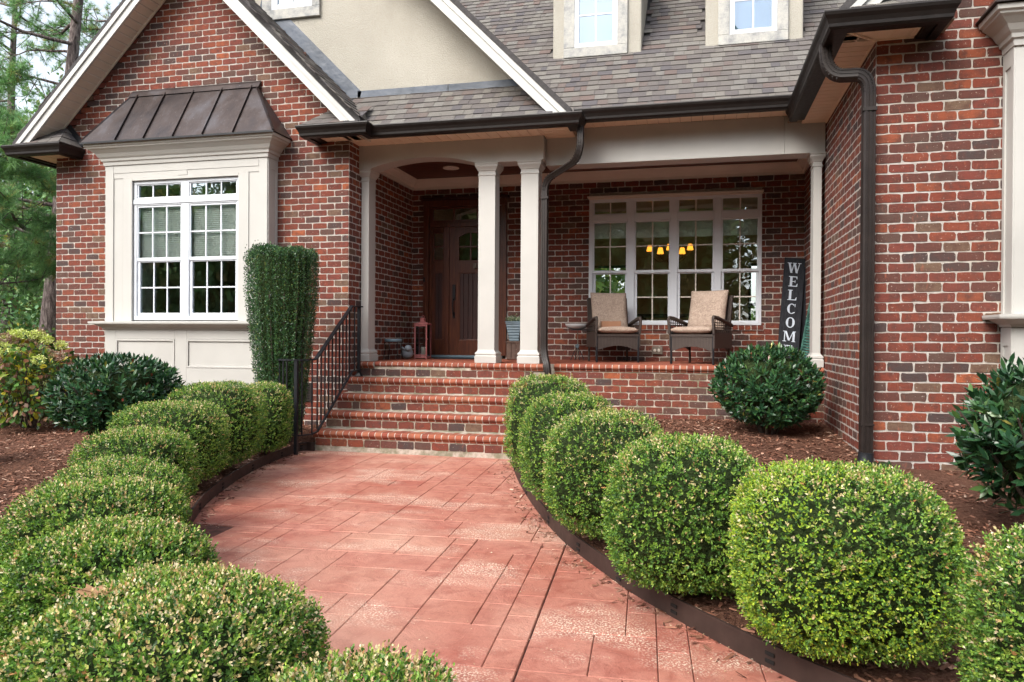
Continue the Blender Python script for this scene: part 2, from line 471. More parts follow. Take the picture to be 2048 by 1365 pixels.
bh = pv.math('ADD', pv.noise(3.6, 9, 0.66, dist=1.8), pv.math('MULTIPLY', pv.noise(70, 5, 0.7), 0.20))
pv.bump(bh, 0.6, 0.022); pv.rough(pv.ramp(p1, [(0.3, (0.5,) * 3), (0.7, (0.75,) * 3)]))
M_PAVER = pv.m
M_JOINT = painted("walk_joint", (0.12, 0.045, 0.033, 1), 0.3, 0.9, 12)
M_EDGE = metal_paint("steel_edging", (0.045, 0.027, 0.022, 1), 0.6)
wk = Mat("dark_wicker", rough=0.5, spec=0.4)
wv = wk.node("ShaderNodeTexWave", wave_type='BANDS', bands_direction='Z'); wv.inputs['Scale'].default_value = 26; wk.L(wk.coord(True), wv.inputs[0])
wv2 = wk.node("ShaderNodeTexWave", wave_type='BANDS', bands_direction='X'); wv2.inputs['Scale'].default_value = 16; wk.L(wk.coord(True), wv2.inputs[0])
wm = wk.math('MULTIPLY', wv.outputs['Fac'], wk.math('ADD', wk.math('MULTIPLY', wv2.outputs['Fac'], 0.6), 0.4))
wk.base(wk.ramp(wm, [(0.0, (0.018, 0.013, 0.011)), (1, (0.115, 0.085, 0.07))])); wk.bump(wm, 0.8, 0.006)
M_WICKER = wk.m
cf = Mat("beige_damask_cushion", rough=0.95, spec=0.1)
cf.base(cf.ramp(cf.noise(26, 5, 0.6, vec=cf.coord(True), dist=2.5), [(0.4, (0.27, 0.20, 0.16)), (0.6, (0.39, 0.305, 0.245))])); cf.bump(cf.noise(9, 4, vec=cf.coord(True)), 0.8, 0.03)
M_CUSH = cf.m
M_CARD = painted("cardboard", (0.30, 0.15, 0.085, 1), 0.05, 0.8, 6)
M_ROOM = painted("room_wall", (0.62, 0.53, 0.36, 1), 0.05, 0.9, 1)
M_BLIND = painted("blind_slat_white", (0.88, 0.90, 0.86, 1), 0.03, 0.5, 5)
M_SIGNB = Mat("sign_black_board", rough=0.8, spec=0.2)
M_SIGNB.base(M_SIGNB.ramp(M_SIGNB.noise(9, 6, 0.7, vec=M_SIGNB.coord(True, (6, 6, 1))), [(0.35, (0.010, 0.012, 0.016)), (0.7, (0.035, 0.036, 0.042))])); M_SIGNB = M_SIGNB.m
M_SIGNW = painted("sign_white_letter", (0.52, 0.58, 0.66, 1), 0.08, 0.8, 40)
M_SHUT = painted("weathered_green_paint", (0.050, 0.150, 0.120, 1), 0.3, 0.7, 18)
M_PINK = painted("worn_pink_paint", (0.46, 0.155, 0.15, 1), 0.14, 0.6, 22)
M_CANDLE = painted("candle_wax", (0.66, 0.64, 0.56, 1), 0.02, 0.5, 4)
M_GREYC = painted("grey_glazed_ceramic", (0.30, 0.34, 0.38, 1), 0.08, 0.45, 12)
M_BLUEG = painted("blue_grey_tin", (0.13, 0.195, 0.235, 1), 0.12, 0.5, 9)
M_ENAMEL = painted("white_enamel", (0.66, 0.67, 0.67, 1), 0.03, 0.25, 6)
M_WOOD = painted("weathered_brown_wood", (0.105, 0.065, 0.050, 1), 0.2, 0.8, 14)
M_OUTLET = painted("outlet_cover_metal", (0.20, 0.165, 0.13, 1), 0.1, 0.5, 14)
def emis(name, col, strength):
    m = Mat(name, col, 0.6); m.b.inputs['Emission Color'].default_value = col; m.b.inputs['Emission Strength'].default_value = strength; return m.m
M_LAMP = emis("lit_lamp_shade", (1.0, 0.36, 0.035, 1), 0.95)
M_BULB = emis("lit_bulb", (1.0, 0.72, 0.35, 1), 6)

# ------------------------------------------------------------------ vectorised leaf clouds
LEAF6 = (np.array([[0, 0, 0], [0.35, 0.5, 0.10], [0.8, 0.38, 0.06], [1, 0, -0.06], [0.8, -0.38, 0.06], [0.35, -0.5, 0.10], [0.45, 0, 0]]),
         [[0, 6, 1], [1, 6, 2], [2, 6, 3], [3, 6, 4], [4, 6, 5], [5, 6, 0]])
LEAF4 = (np.array([[0, 0, 0], [0.5, 0.5, 0.12], [1, 0, 0], [0.5, -0.5, 0.12]]), [[0, 2, 1], [0, 3, 2]])
LANCE = (np.array([[0, 0, 0], [0.22, 0.36, 0.07], [0.60, 0.50, 0.06], [1, 0, -0.14], [0.60, -0.50, 0.06], [0.22, -0.36, 0.07], [0.5, 0, 0.0]]),
         [[0, 6, 1], [1, 6, 2], [2, 6, 3], [3, 6, 4], [4, 6, 5], [5, 6, 0]])
NEEDLE = (np.array([[0, 0.5, 0], [1, 0, 0], [0, -0.5, 0]]), [[0, 1, 2]])
CHIP = (np.array([[-0.5, -0.5, 0], [0.5, -0.35, 0.0], [0.5, 0.5, 0.15], [-0.45, 0.4, 0.1]]), [[0, 1, 2], [0, 2, 3]])

def unit(a): return a / np.maximum(np.linalg.norm(a, axis=1, keepdims=True), 1e-9)

def cloud_mesh(name, mat, C, D, N, L, W, colors, tmpl, T=None):
    """C centres, D long axes, N approximate face normals, L lengths, W widths, colors per piece"""
    tv, tf = tmpl
    D = unit(D); S = unit(np.cross(N, D)); N2 = np.cross(D, S)
    n, k = len(C), len(tv)
    L = np.broadcast_to(np.asarray(L, float), (n,)); W = np.broadcast_to(np.asarray(W, float), (n,))
    V = (C[:, None, :] + D[:, None, :] * (tv[None, :, 0:1] * L[:, None, None]) + S[:, None, :] * (tv[None, :, 1:2] * W[:, None, None])
         + N2[:, None, :] * (tv[None, :, 2:3] * W[:, None, None] * (1.0)))
    V = V.reshape(-1, 3).astype(np.float32)
    F = (np.array(tf)[None] + (np.arange(n) * k)[:, None, None]).reshape(-1, 3).astype(np.int32)
    me = bpy.data.meshes.new(name)
    me.vertices.add(len(V)); me.vertices.foreach_set("co", V.ravel())
    me.loops.add(F.size); me.loops.foreach_set("vertex_index", F.ravel())
    me.polygons.add(len(F)); me.polygons.foreach_set("loop_start", np.arange(0, F.size, 3, dtype=np.int32))
    me.update(calc_edges=True)
    at = me.color_attributes.new("Col", 'FLOAT_COLOR', 'POINT')
    cc_ = np.concatenate([np.repeat(colors, k, axis=0), np.ones((n * k, 1))], axis=1).astype(np.float32)
    at.data.foreach_set("color", cc_.ravel())
    me.materials.append(mat)
    return me

def pick(pal, n, p, jit=0.15, r_=rng):
    pal = np.array(pal); i = r_.choice(len(pal), n, p=np.array(p) / np.sum(p))
    return np.clip(pal[i] * (1 + r_.normal(0, jit, (n, 1))), 0.002, 0.95)

# ================================================================== THE HOUSE
house = thing("brick_house", (-3.6, 9.0, 0.0), "red brick house with steep gables, cream trim and a raised front porch", "house")
XL, XP, XS = -8.72, -4.26, 1.42          # left wing left edge, left wing right edge / porch left wall, right wing side wall
YL, YE, YM, YB, YR = 8.69, 8.98, 9.12, 10.87, 6.72   # left facade, entry beam, porch wall, porch back wall, right wing front
CH, BL = 0.0813, 0.203
ZF = 1.0                                  # porch floor

# ---- brick pieces
def brick_verts(r_):
    hx, hz = 0.0962, 0.0352
    ck = r_.uniform(0.86, 0.95); cz_ = r_.uniform(0.45, 0.78)
    base = [(-1, -cz_), (-ck, -1), (-0.3, -1.02), (0.35, -0.98), (0.93, -1), (1, -0.68), (1, cz_), (ck, 1), (0.1, 1.02), (-0.5, 0.97), (-0.93, 1), (-1, 0.6)]
    j = [(x * hx + r_.uniform(-0.0035, 0.003), z * hz + r_.uniform(-0.0032, 0.0030)) for x, z in base]
    v = []
    for s_, y in ((0.955, -0.0045), (1.0, -0.0012), (1.0, 0.012)):
        for x, z in j:
            sx = 1 - (1 - s_) * 0.5; v.append((x * sx, y + (r_.uniform(-0.001, 0.001) if y == -0.0045 else 0), z * s_))
    n = len(j)
    f = [tuple(range(n))]
    for a in range(2):
        for i in range(n):
            f.append((a * n + i, a * n + n + i, a * n + n + (i + 1) % n, a * n + (i + 1) % n))
    return v, f
BV = [brick_verts(rnd) for _ in range(14)]
BMESH = []
for v, f in BV:
    me = bpy.data.meshes.new("brick"); me.from_pydata(v, [], f); me.materials.append(M_BRICK); BMESH.append(me)
BVn = [np.array(v) for v, f in BV]; BF = [f for v, f in BV]
loose_bricks = {}                          # owner name -> list of arrays

def emit_brick(store, pos, L, ang, k, hs_=1.0):
    store.append((pos, L / 0.193, ang, k, hs_))

def lay_wall(axis, fixed, u0, u1, z0, z1, ang, holes=(), clip=None, zbase=0.0, phase=0):
    """returns brick records for one wall face"""
    out = []
    k = int(math.floor((z0 - zbase) / CH + 1e-6))
    while zbase + k * CH < z1 - 0.02:
        zb = zbase + k * CH; zt = zb + CH; zc = zb + CH / 2
        if zb >= z0 - 0.035:
            segs = [(u0, u1)]
            for a, b, c, d in holes:
                if zc > c - 0.005 and zc < d + 0.005:
                    ns = []
                    for s0, s1 in segs:
                        if b <= s0 or a >= s1: ns.append((s0, s1))
                        else:
                            if a > s0: ns.append((s0, a))
                            if b < s1: ns.append((b, s1))
                    segs = ns
            off = (0.5 * BL if (k + phase) % 2 else 0.0)
            for s0, s1 in segs:
                a0 = u0 + off - BL * math.ceil((u0 + off - s0) / BL + 1)
                x = a0
                while x < s1:
                    a, b = max(x + 0.005, s0 + 0.002), min(x + BL - 0.005, s1 - 0.002)
                    if b - a > 0.02:
                        c = (a + b) / 2
                        if clip is None or clip(c, zc):
                            jit = rnd.uniform(-0.0015, 0.0015)
                            p = (c, fixed, zc + jit) if axis == 'x' else (fixed + (0.0034 if ang < 0 else -0.0034), c, zc + jit)
                            emit_brick(out, p, b - a, ang, rnd.randrange(14), rnd.uniform(0.97, 1.03))
                    x += BL
        k += 1
    return out

def place_bricks(recs, parent, name="brick", mat=None, meshes=BMESH):
    for pos, sx, ang, k, sz in recs:
        o = bpy.data.objects.new(name, meshes[k]); COL.objects.link(o)
        o.parent = parent
        if parent.type == 'EMPTY': o.matrix_parent_inverse = Matrix.Translation(-parent.location)
        o.location = pos; o.rotation_euler = (0, 0, ang); o.scale = (sx, 1, sz)

def merge_bricks(recs, name, parent):
    V = []; F = []; o = 0
    for pos, sx, ang, k, sz in recs:
        v = BVn[k] * np.array([sx, 1, sz]); ca, sa = math.cos(ang), math.sin(ang)
        w = np.stack([v[:, 0] * ca - v[:, 1] * sa + pos[0], v[:, 0] * sa + v[:, 1] * ca + pos[1], v[:, 2] + pos[2]], 1)
        V.append(w); F += [tuple(i + o for i in f) for f in BF[k]]; o += len(v)
    me = bpy.data.meshes.new(name); me.from_pydata(np.concatenate(V).tolist(), [], F); me.materials.append(M_BRICK)
    ob = link(name, me, parent); ob['kind'] = "stuff"
    return ob

all_loose = []
# ---- wall bodies (mortar) with openings
def wall_x(y, th, x0, x1, z0, z1, holes=(), top=None):
    """wall facing -y; top: optional list of (x,z) points over the box (gable)"""
    m = MB(); xs = sorted({x0, x1, *[h[0] for h in holes], *[h[1] for h in holes]})
    for a, b in zip(xs, xs[1:]):
        c = (a + b) / 2; cuts = sorted([(h[2], h[3]) for h in holes if h[0] < c < h[1]])
        z = z0
        for p, q in cuts:
            if p > z: m.box(a, b, y, y + th, z, p)
            z = q
        if z < z1: m.box(a, b, y, y + th, z, z1)
    if top: m.prism(top, 'y', y, y + th)
    return m

bay_hole = (-7.25, -5.70, 1.55, 3.34)
lw = wall_x(YL, 0.22, XL, XP, -0.3, 3.86, [bay_hole], [(XL, 3.86), (XP, 3.86), (-6.49, 6.30 - 0.0)]).build("wall", M_MORTAR, house)
gable = lambda x, z: z < 6.29 - abs(x + 6.49) + 0.16
all_loose += lay_wall('x', YL, XL, XP, -0.15, 6.4, 0, [(-7.66, -5.28, 0.66, 3.80), bay_hole], gable)
# left wing side that closes the porch
MB().box(XP - 0.22, XP, YL + 0.22, YB + 0.2, -0.3, 3.86).build("wall", M_MORTAR, house)
all_loose += lay_wall('y', XP, YL, YB, -0.1, 3.76, R(90), phase=1)
MB().box(XL, XL + 0.22, YL + 0.22, 16, -0.3, 3.86).build("wall", M_MORTAR, house)
all_loose += lay_wall('y', XL, YL, 10.2, -0.1, 3.8, R(-90), phase=1)
# porch back wall
DH = (-4.05, -2.77, ZF, 3.44); WH = (-1.50, 0.85, 1.53, 3.34)
wall_x(YB, 0.2, XP, XS, 0.6, 3.86, [DH, WH]).build("wall", M_MORTAR, house)
all_loose += lay_wall('x', YB, XP, XS, ZF, 3.62, 0, [(-4.07, -2.75, ZF, 3.44), (-1.525, 0.868, 1.44, 3.37)], phase=1)
# right wing side wall and front
MB().box(XS, XS + 0.22, YR + 0.2, YB + 0.2, -0.2, 3.86).build("wall", M_MORTAR, house)
all_loose += lay_wall('y', XS, YR, YB, 0.1, 3.84, R(-90), phase=1)
YG = YR
rwall = wall_x(YR, 0.2, XS, 6.2, -0.2, 3.86, [], [(XS, 3.86), (6.2, 3.86), (3.81, 6.25)]).build("wall", M_MORTAR, house)
rf = lay_wall('x', YR, XS, 2.40, 0.10, 4.7, 0, [], lambda x, z: z < 6.29 - abs(x - 3.65) + 0.0 or z < 4.06)
rf.sort(key=lambda r_: r_[0][2])
n_ind = min(285, len(rf))
place_bricks(rf[:n_ind], rwall)
all_loose += rf[n_ind:]

# header (soldier-on-edge) brick sill under the porch window
sill_recs = []
for i in range(29):
    x = -1.50 + i * 0.0835
    emit_brick(sill_recs, (x + 0.02, YB - 0.022, 1.478), 0.073, 0, rnd.randrange(14), 0.95)
all_loose += sill_recs
MB().box(-1.53, 0.90, YB - 0.024, YB + 0.05, 1.44, 1.508).build("window_sill", M_MORTAR, house)
merge_bricks(all_loose, "brick", house)

# ---- foundation vent
v = MB(); v.box(-4.915, -4.755, YL - 0.025, YL - 0.009, 0.49, 0.515); v.box(-4.915, -4.755, YL - 0.025, YL - 0.009, 0.70, 0.725)
v.box(-4.915, -4.89, YL - 0.025, YL - 0.009, 0.515, 0.70); v.box(-4.78, -4.755, YL - 0.025, YL - 0.009, 0.515, 0.70)
vent = v.build("foundation_vent", M_DSPOUT, house)
MB().box(-4.89, -4.78, YL - 0.013, YL - 0.008, 0.515, 0.70).build("vent_opening", M_DARK, vent)
for i in range(5):
    MB().box(-4.89, -4.78, YL - 0.022, YL - 0.014, 0.53 + i * 0.036, 0.543 + i * 0.036).build("louvre", M_DSPOUT, vent)

# ---- gutters (K profile swept along the eaves)
GP = lambda zt, w=0.125, h=0.125: [(0, zt), (0, zt - h - 0.012), (w * 0.55, zt - h - 0.012), (w * 0.68, zt - h + 0.006), (w * 0.70, zt - h + 0.030), (w * 0.80, zt - h * 0.50), (w * 0.95, zt - h * 0.28), (w, zt - 0.012), (w - 0.004, zt), (w - 0.014, zt), (w - 0.014, zt - 0.008), (0.010, zt - 0.02)]
def gutter(path, zt):
    g = MB().sweep(path, GP(zt)); return g.build("gutter", M_GUTTER, house)
def fascia(path, z0, z1, t=0.075):
    return MB().sweep(path, [(0.0, z0), (0.0, z1), (-t, z1), (-t, z0)]).build("fascia", M_GUTTER, house)
G0 = 0.125
# travel so that outward is to the right of travel: left -> right along the front has right = -y (outward)
gutter([(-9.07, 15.0), (-9.07, 8.365), (-8.355, 8.365), (-8.355, YL - 0.005)], 3.885)
fascia([(-9.068, 15.0), (-9.068, 8.367), (-8.357, 8.367), (-8.357, YL - 0.005)], 3.765, 3.87)
pathE = [(-4.64, YL - 0.005), (-4.64, 8.365), (-3.935, 8.365), (-3.935, 8.53), (-1.395, 8.53), (-1.395, 8.80)]
gutter(pathE, 3.885)
fascia([(x + 0.002, y + 0.002) for x, y in pathE], 3.765, 3.87)
gutter([(-1.40, 8.775), (1.10, 8.775)], 3.985)
fascia([(-1.40, 8.778), (1.10, 8.778)], 3.868, 3.97)
pathR = [(1.075, 8.90), (1.075, 6.385), (1.79, 6.385), (1.79, YR - 0.005)]
gutter(pathR, 3.885)
fascia([(x + 0.002, y + 0.002) for x, y in pathR], 3.765, 3.87)

# ---- soffits: separate vinyl panels
def soffit_x(x0, x1, y0, y1, z, w=0.127, cut=None):
    x = x0
    while x < x1 - 0.01:
        e = min(x + w - 0.005, x1)
        a, b = y0, y1
        m = MB()
        if cut: ya0, ya1 = cut(x), cut(e); m.hexa([(x, ya0, z), (e, ya1, z), (e, b, z), (x, b, z)], [(x, ya0, z + 0.012), (e, ya1, z + 0.012), (e, b, z + 0.012), (x, b, z + 0.012)])
        else: m.box(x, e, a, b, z, z + 0.012)
        m.box(e - 0.012, e, (cut(e) if cut else a) + 0.004, b, z - 0.004, z)
        m.build("soffit_panel", M_SOFFIT, house); x += w
def soffit_y(y0, y1, x0, x1, z, w=0.115, cut=None):
    y = y0
    while y < y1 - 0.01:
        e = min(y + w - 0.005, y1)
        xa, xb = (x0, x0) if not cut else (cut(y), cut(e))
        m = MB(); m.hexa([(x0 if not cut else x0, y, z), (x1 if not cut else xa, y, z), (x1 if not cut else xb, e, z), (x0, e, z)],
                         [(x0, y, z + 0.012), (x1 if not cut else xa, y, z + 0.012), (x1 if not cut else xb, e, z + 0.012), (x0, e, z + 0.012)])
        m.box(x0 + 0.004, (x1 if not cut else xb) - 0.004, e - 0.012, e, z - 0.004, z)
        m.build("soffit_panel", M_SOFFIT, house); y += w
ZS = 3.785
MB().box(-4.64, -1.40, 8.45, 9.3, ZS + 0.013, ZS + 0.03).build("soffit_backing", M_SOFFITB, house)
MB().box(-4.26, -4.0, 8.5, 9.0, ZS, ZS + 0.013).build("soffit_corner", M_SOFFIT, house)
soffit_x(-4.56, -4.02, 8.44, YL, ZS)
soffit_x(-4.0, -1.80, 8.60, YE, ZS)
soffit_y(8.60, YM, -1.80, -1.46, ZS)
MB().box(-1.815, -1.80, 8.60, YM, ZS - 0.006, ZS).build("soffit_trim", M_SOFFIT, house)
soffit_x(-1.47, 1.10, 8.84, YM, 3.885)
MB().box(-1.5, 1.3, 8.80, YM + 0.2, 3.898, 3.91).build("soffit_backing", M_SOFFITB, house)
# right wing
MB().box(1.0, XS + 0.5, 6.44, YM, ZS + 0.013, ZS + 0.03).build("soffit_backing", M_SOFFITB, house)
soffit_y(YR, YM - 0.01, 1.15, XS - 0.012, ZS)
diag = lambda t: 1.15 + (t - 6.46) * (XS - 1.15) / (YR - 6.46)
soffit_y(6.46, YR, 1.15, XS, ZS, cut=lambda y: min(XS, diag(y)) + 0.001)
soffit_x(1.15, 1.70, 6.46, YR - 0.01, ZS, cut=None)
MB().box(1.135, 1.50, 6.445, 6.80, ZS + 0.0122, ZS + 0.0128).build('soffit_corner', M_SOFFIT, house); MB().box(1.41, 1.72, 6.445, YR - 0.01, ZS + 0.0122, ZS + 0.0127).build('soffit_corner', M_SOFFIT, house)
MB().bar((1.15, 6.46, ZS - 0.010), (XS, YR, ZS - 0.010), 0.02, 0.01).build("soffit_trim", M_SOFFIT, house)
MB().box(XS - 0.014, XS - 0.002, YR, YM, ZS - 0.012, ZS - 0.001).build("soffit_trim", M_SOFFIT, house)
MB().box(XS, 1.70, YR - 0.02, YR - 0.010, ZS - 0.012, ZS - 0.001).build("soffit_trim", M_SOFFIT, house)
# left return
soffit_x(-8.99, -8.44, 8.45, YL, ZS)
soffit_y(YL, 12.0, -8.99, XL, ZS)
MB().box(-9.05, -8.38, 8.40, YL, ZS + 0.013, ZS + 0.03).build("soffit_backing", M_SOFFITB, house)
MB().box(-9.05, XL, YL, 15, ZS + 0.013, ZS + 0.03).build("soffit_backing", M_SOFFITB, house)

# ---- gable roofs
YF = 8.30
def gable_roof(cx, apex, xa, xb, yf, yb, th=0.06):
    """roof slabs of a 12/12 gable; top surface z = apex-|x-cx|"""
    m = MB()
    za, zb = apex - (cx - xa), apex - (xb - cx)
    m.prism([(xa, za), (cx, apex), (cx, apex - th * 1.4), (xa, za - th * 1.4)], 'y', yf, yb)
    m.prism([(cx, apex), (xb, zb), (xb, zb - th * 1.4), (cx, apex - th * 1.4)], 'y', yf, yb)
    return m
M_ROOFDK = painted("roof_edge_shingle", (0.060, 0.056, 0.056, 1), 0.15, 0.9, 30)
groof = gable_roof(-6.49, 6.50, -9.06, -3.93, YF, 16).build("roof", M_ROOFDK, house)
def rake_board(cx, top, x_low, x_hi, yf, name="rake_board"):
    """white board under the roof edge; x_low the eave end"""
    m = MB(); s_ = 1 if x_low > cx else -1
    t = lambda x: top - abs(x - cx)
    zc = 3.886
    for h, ya, yb in ((0.195, yf, yf + 0.03), (0.075, yf - 0.022, yf - 0.0005)):
        m.prism([(cx + s_ * (top - zc), zc), (x_hi, t(x_hi)), (x_hi, t(x_hi) - h), (cx + s_ * (top - h - zc), zc)], 'y', ya, yb)
    return m.build(name, M_RAKE, house)
rake_board(-6.49, 6.412, -8.99, -6.49, YF + 0.005)
rake_board(-6.49, 6.412, -3.96, -6.489, YF + 0.005)
# rake soffit panels (left slope is the one seen)
def rake_soffit(cx, zt, x0, x1, y0, y1, w=0.083):
    s_ = 1 if x1 > x0 else -1
    x = x0; n_ = int(abs(x1 - x0) / w)
    for i in range(n_):
        a = x0 + s_ * i * w; b = a + s_ * (w - 0.009)
        za, zb = zt - abs(a - cx), zt - abs(b - cx)
        m = MB(); m.add([(a, y0, za), (b, y0, zb), (b, y1, zb), (a, y1, za), (a, y0, za + 0.012), (b, y0, zb + 0.012), (b, y1, zb + 0.012), (a, y1, za + 0.012)],
                        [(0, 1, 2, 3), (7, 6, 5, 4), (0, 4, 5, 1), (1, 5, 6, 2), (2, 6, 7, 3), (3, 7, 4, 0)])
        c = b - s_ * 0.012; zc = zt - abs(c - cx)
        m.add([(c, y0, zc - 0.007), (b, y0, zb - 0.007), (b, y1, zb - 0.007), (c, y1, zc - 0.007), (c, y0, zc - 0.0005), (b, y0, zb - 0.0005), (b, y1, zb - 0.0005), (c, y1, zc - 0.0005)],
              [(0, 1, 2, 3), (7, 6, 5, 4), (0, 4, 5, 1), (1, 5, 6, 2), (2, 6, 7, 3), (3, 7, 4, 0)])
        m.build("rake_soffit_panel", M_RSOFFIT, house)
    m = MB(); a, b = x0, x1
    m.prism([(a, zt - abs(a - cx) + 0.016), (b, zt - abs(b - cx) + 0.016), (b, zt - abs(b - cx) + 0.03), (a, zt - abs(a - cx) + 0.03)], 'y', y0, y1)
    m.build("soffit_backing", M_DARK, house)  # near-black sheet paints the shade in the gaps between panels
rake_soffit(-6.49, 6.285, -8.85, -6.50, YF + 0.035, YL - 0.012)
MB().prism([(-6.49, 6.30), (-3.96, 3.77), (-3.96, 3.74), (-6.49, 6.27)], 'y', YF + 0.036, YL - 0.012).build("rake_soffit_panel", M_RSOFFIT, house)
MB().prism([(-8.80, 3.975), (-6.5, 6.275), (-6.5, 6.255), (-8.80, 3.955)], 'y', YL - 0.035, YL - 0.0125).build("soffit_trim", M_RSOFFIT, house)
# right wing gable
gable_roof(3.65, 6.50, 1.08, 6.3, YR - 0.39, YB).build("roof", M_ROOFDK, house)
rake_board(3.65, 6.412, 1.15, 3.65, YR - 0.385)
rake_soffit(3.65, 6.285, 1.29, 3.6, YR - 0.35, YR - 0.012)

# ---- shingles
SH_W = [0.075, 0.10, 0.125, 0.15, 0.18, 0.215]
EXPO = 0.124
def sh_verts(w):
    L, t = EXPO * 1.25, 0.0115
    return [(0, 0, 0.002), (w, 0, 0.002), (w, L, -0.004), (0, L, -0.004), (0, 0, 0.0025 + t), (w, 0, 0.0025 + t), (w, L, 0.001), (0, L, 0.001)]
SH_F = [(0, 3, 2, 1), (4, 5, 6, 7), (0, 1, 5, 4), (1, 2, 6, 5), (2, 3, 7, 6), (3, 0, 4, 7)]
SH_M = []
for w in SH_W:
    me = bpy.data.meshes.new("shingle"); me.from_pydata(sh_verts(w - 0.003), [], SH_F); me.materials.append(M_SHINGLE); SH_M.append(me)
sh_loose_v = []; sh_loose_f = []; sh_count = [0]
def shingle_plane(O, U, V, ulen, vlen, ok, indiv_rows=0, owner=None, lift=0.004):
    O, U, V = Vector(O), Vector(U).normalized(), Vector(V).normalized(); N = U.cross(V)
    Mx = Matrix(((U.x, V.x, N.x), (U.y, V.y, N.y), (U.z, V.z, N.z)))
    row = 0
    while row * EXPO < vlen:
        u = -rnd.uniform(0, 0.15)
        while u < ulen:
            k = rnd.choices(range(6), (2, 4, 5, 4, 3, 1))[0]; w = SH_W[k]
            if u + w > ulen + 0.01: break
            if ok(u + w / 2, row * EXPO + 0.07):
                p = O + U * u + V * (row * EXPO + rnd.uniform(-0.002, 0.002)) + N * (lift + (0.003 if rnd.random() < 0.5 else 0))
                if row < indiv_rows and sh_count[0] < 297 and u > 0.0 and u + w < ulen:
                    o = bpy.data.objects.new("shingle", SH_M[k]); COL.objects.link(o); o.parent = owner
                    o.matrix_basis = Matrix.Translation(p) @ Mx.to_4x4(); sh_count[0] += 1
                else:
                    b = len(sh_loose_v)
                    for q in sh_verts(w - 0.003): sh_loose_v.append(tuple(p + Mx @ Vector(q)))
                    sh_loose_f.extend([tuple(i + b for i in f) for f in SH_F])
            u += w
        row += 1
S2 = math.sqrt(0.5)
# entry roof: eave (y 8.46, z 3.89), slope 1
eroof = MB().add([(-4.3, 8.46, 3.868), (-1.42, 8.46, 3.868), (-1.93, 8.97, 4.378), (-4.3, 8.97, 4.378), (-4.3, 8.46, 3.80), (-1.42, 8.46, 3.80), (-1.93, 8.97, 4.30), (-4.3, 8.97, 4.30)],
                 [(0, 1, 2, 3), (7, 6, 5, 4), (0, 4, 5, 1), (1, 5, 6, 2), (2, 6, 7, 3), (3, 7, 4, 0)]).build("roof", M_ROOFDK, house)
shingle_plane((-4.28, 8.44, 3.865), (1, 0, 0), (0, 1, 1), 2.86, 0.78, lambda u, v: (-4.28 + u) > (0.01 - (3.865 + v * S2)) - 0.10 and (-4.28 + u) < -1.50 - v * S2, 5, eroof)
# main roof: eave (y 8.70), z 3.97
mroof = MB().add([(-4.0, 8.72, 3.96), (2.4, 8.72, 3.96), (2.4, 13.2, 8.44), (-4.0, 13.2, 8.44), (-4.0, 8.72, 3.90), (2.4, 8.72, 3.90), (2.4, 13.2, 8.3), (-4.0, 13.2, 8.3)],
                 [(0, 1, 2, 3), (7, 6, 5, 4), (0, 4, 5, 1), (1, 5, 6, 2), (2, 6, 7, 3), (3, 7, 4, 0)]).build("roof", M_ROOFDK, house)
def main_ok(u, v):
    x = -3.6 + u; z = 3.95 + v * S2; y = 8.71 + v * S2
    if z < 2.30 - x: return False                      # under the stucco gable roof
    if x > 1.02 and y < 10.8 and z < 6.50 - (3.65 - x) - 0.05: return False
    for a, b in ((-1.857, -0.707), (0.085, 1.235)):
        if a < x < b and y > 9.74: return False
    return True
shingle_plane((-3.6, 8.70, 3.955), (1, 0, 0), (0, 1, 1), 5.6, 4.6, main_ok, 12, mroof)
# left wing roof, right slope (seen edge-on) and left slope lower rows
shingle_plane((-3.93, YF - 0.012, 3.94), (0, 1, 0), (-1, 0, 1), 0.8, 3.55, lambda u, v: True)
shingle_plane((-9.06, 9.2, 3.93), (0, -1, 0), (1, 0, 1), 0.9, 3.55, lambda u, v: True)

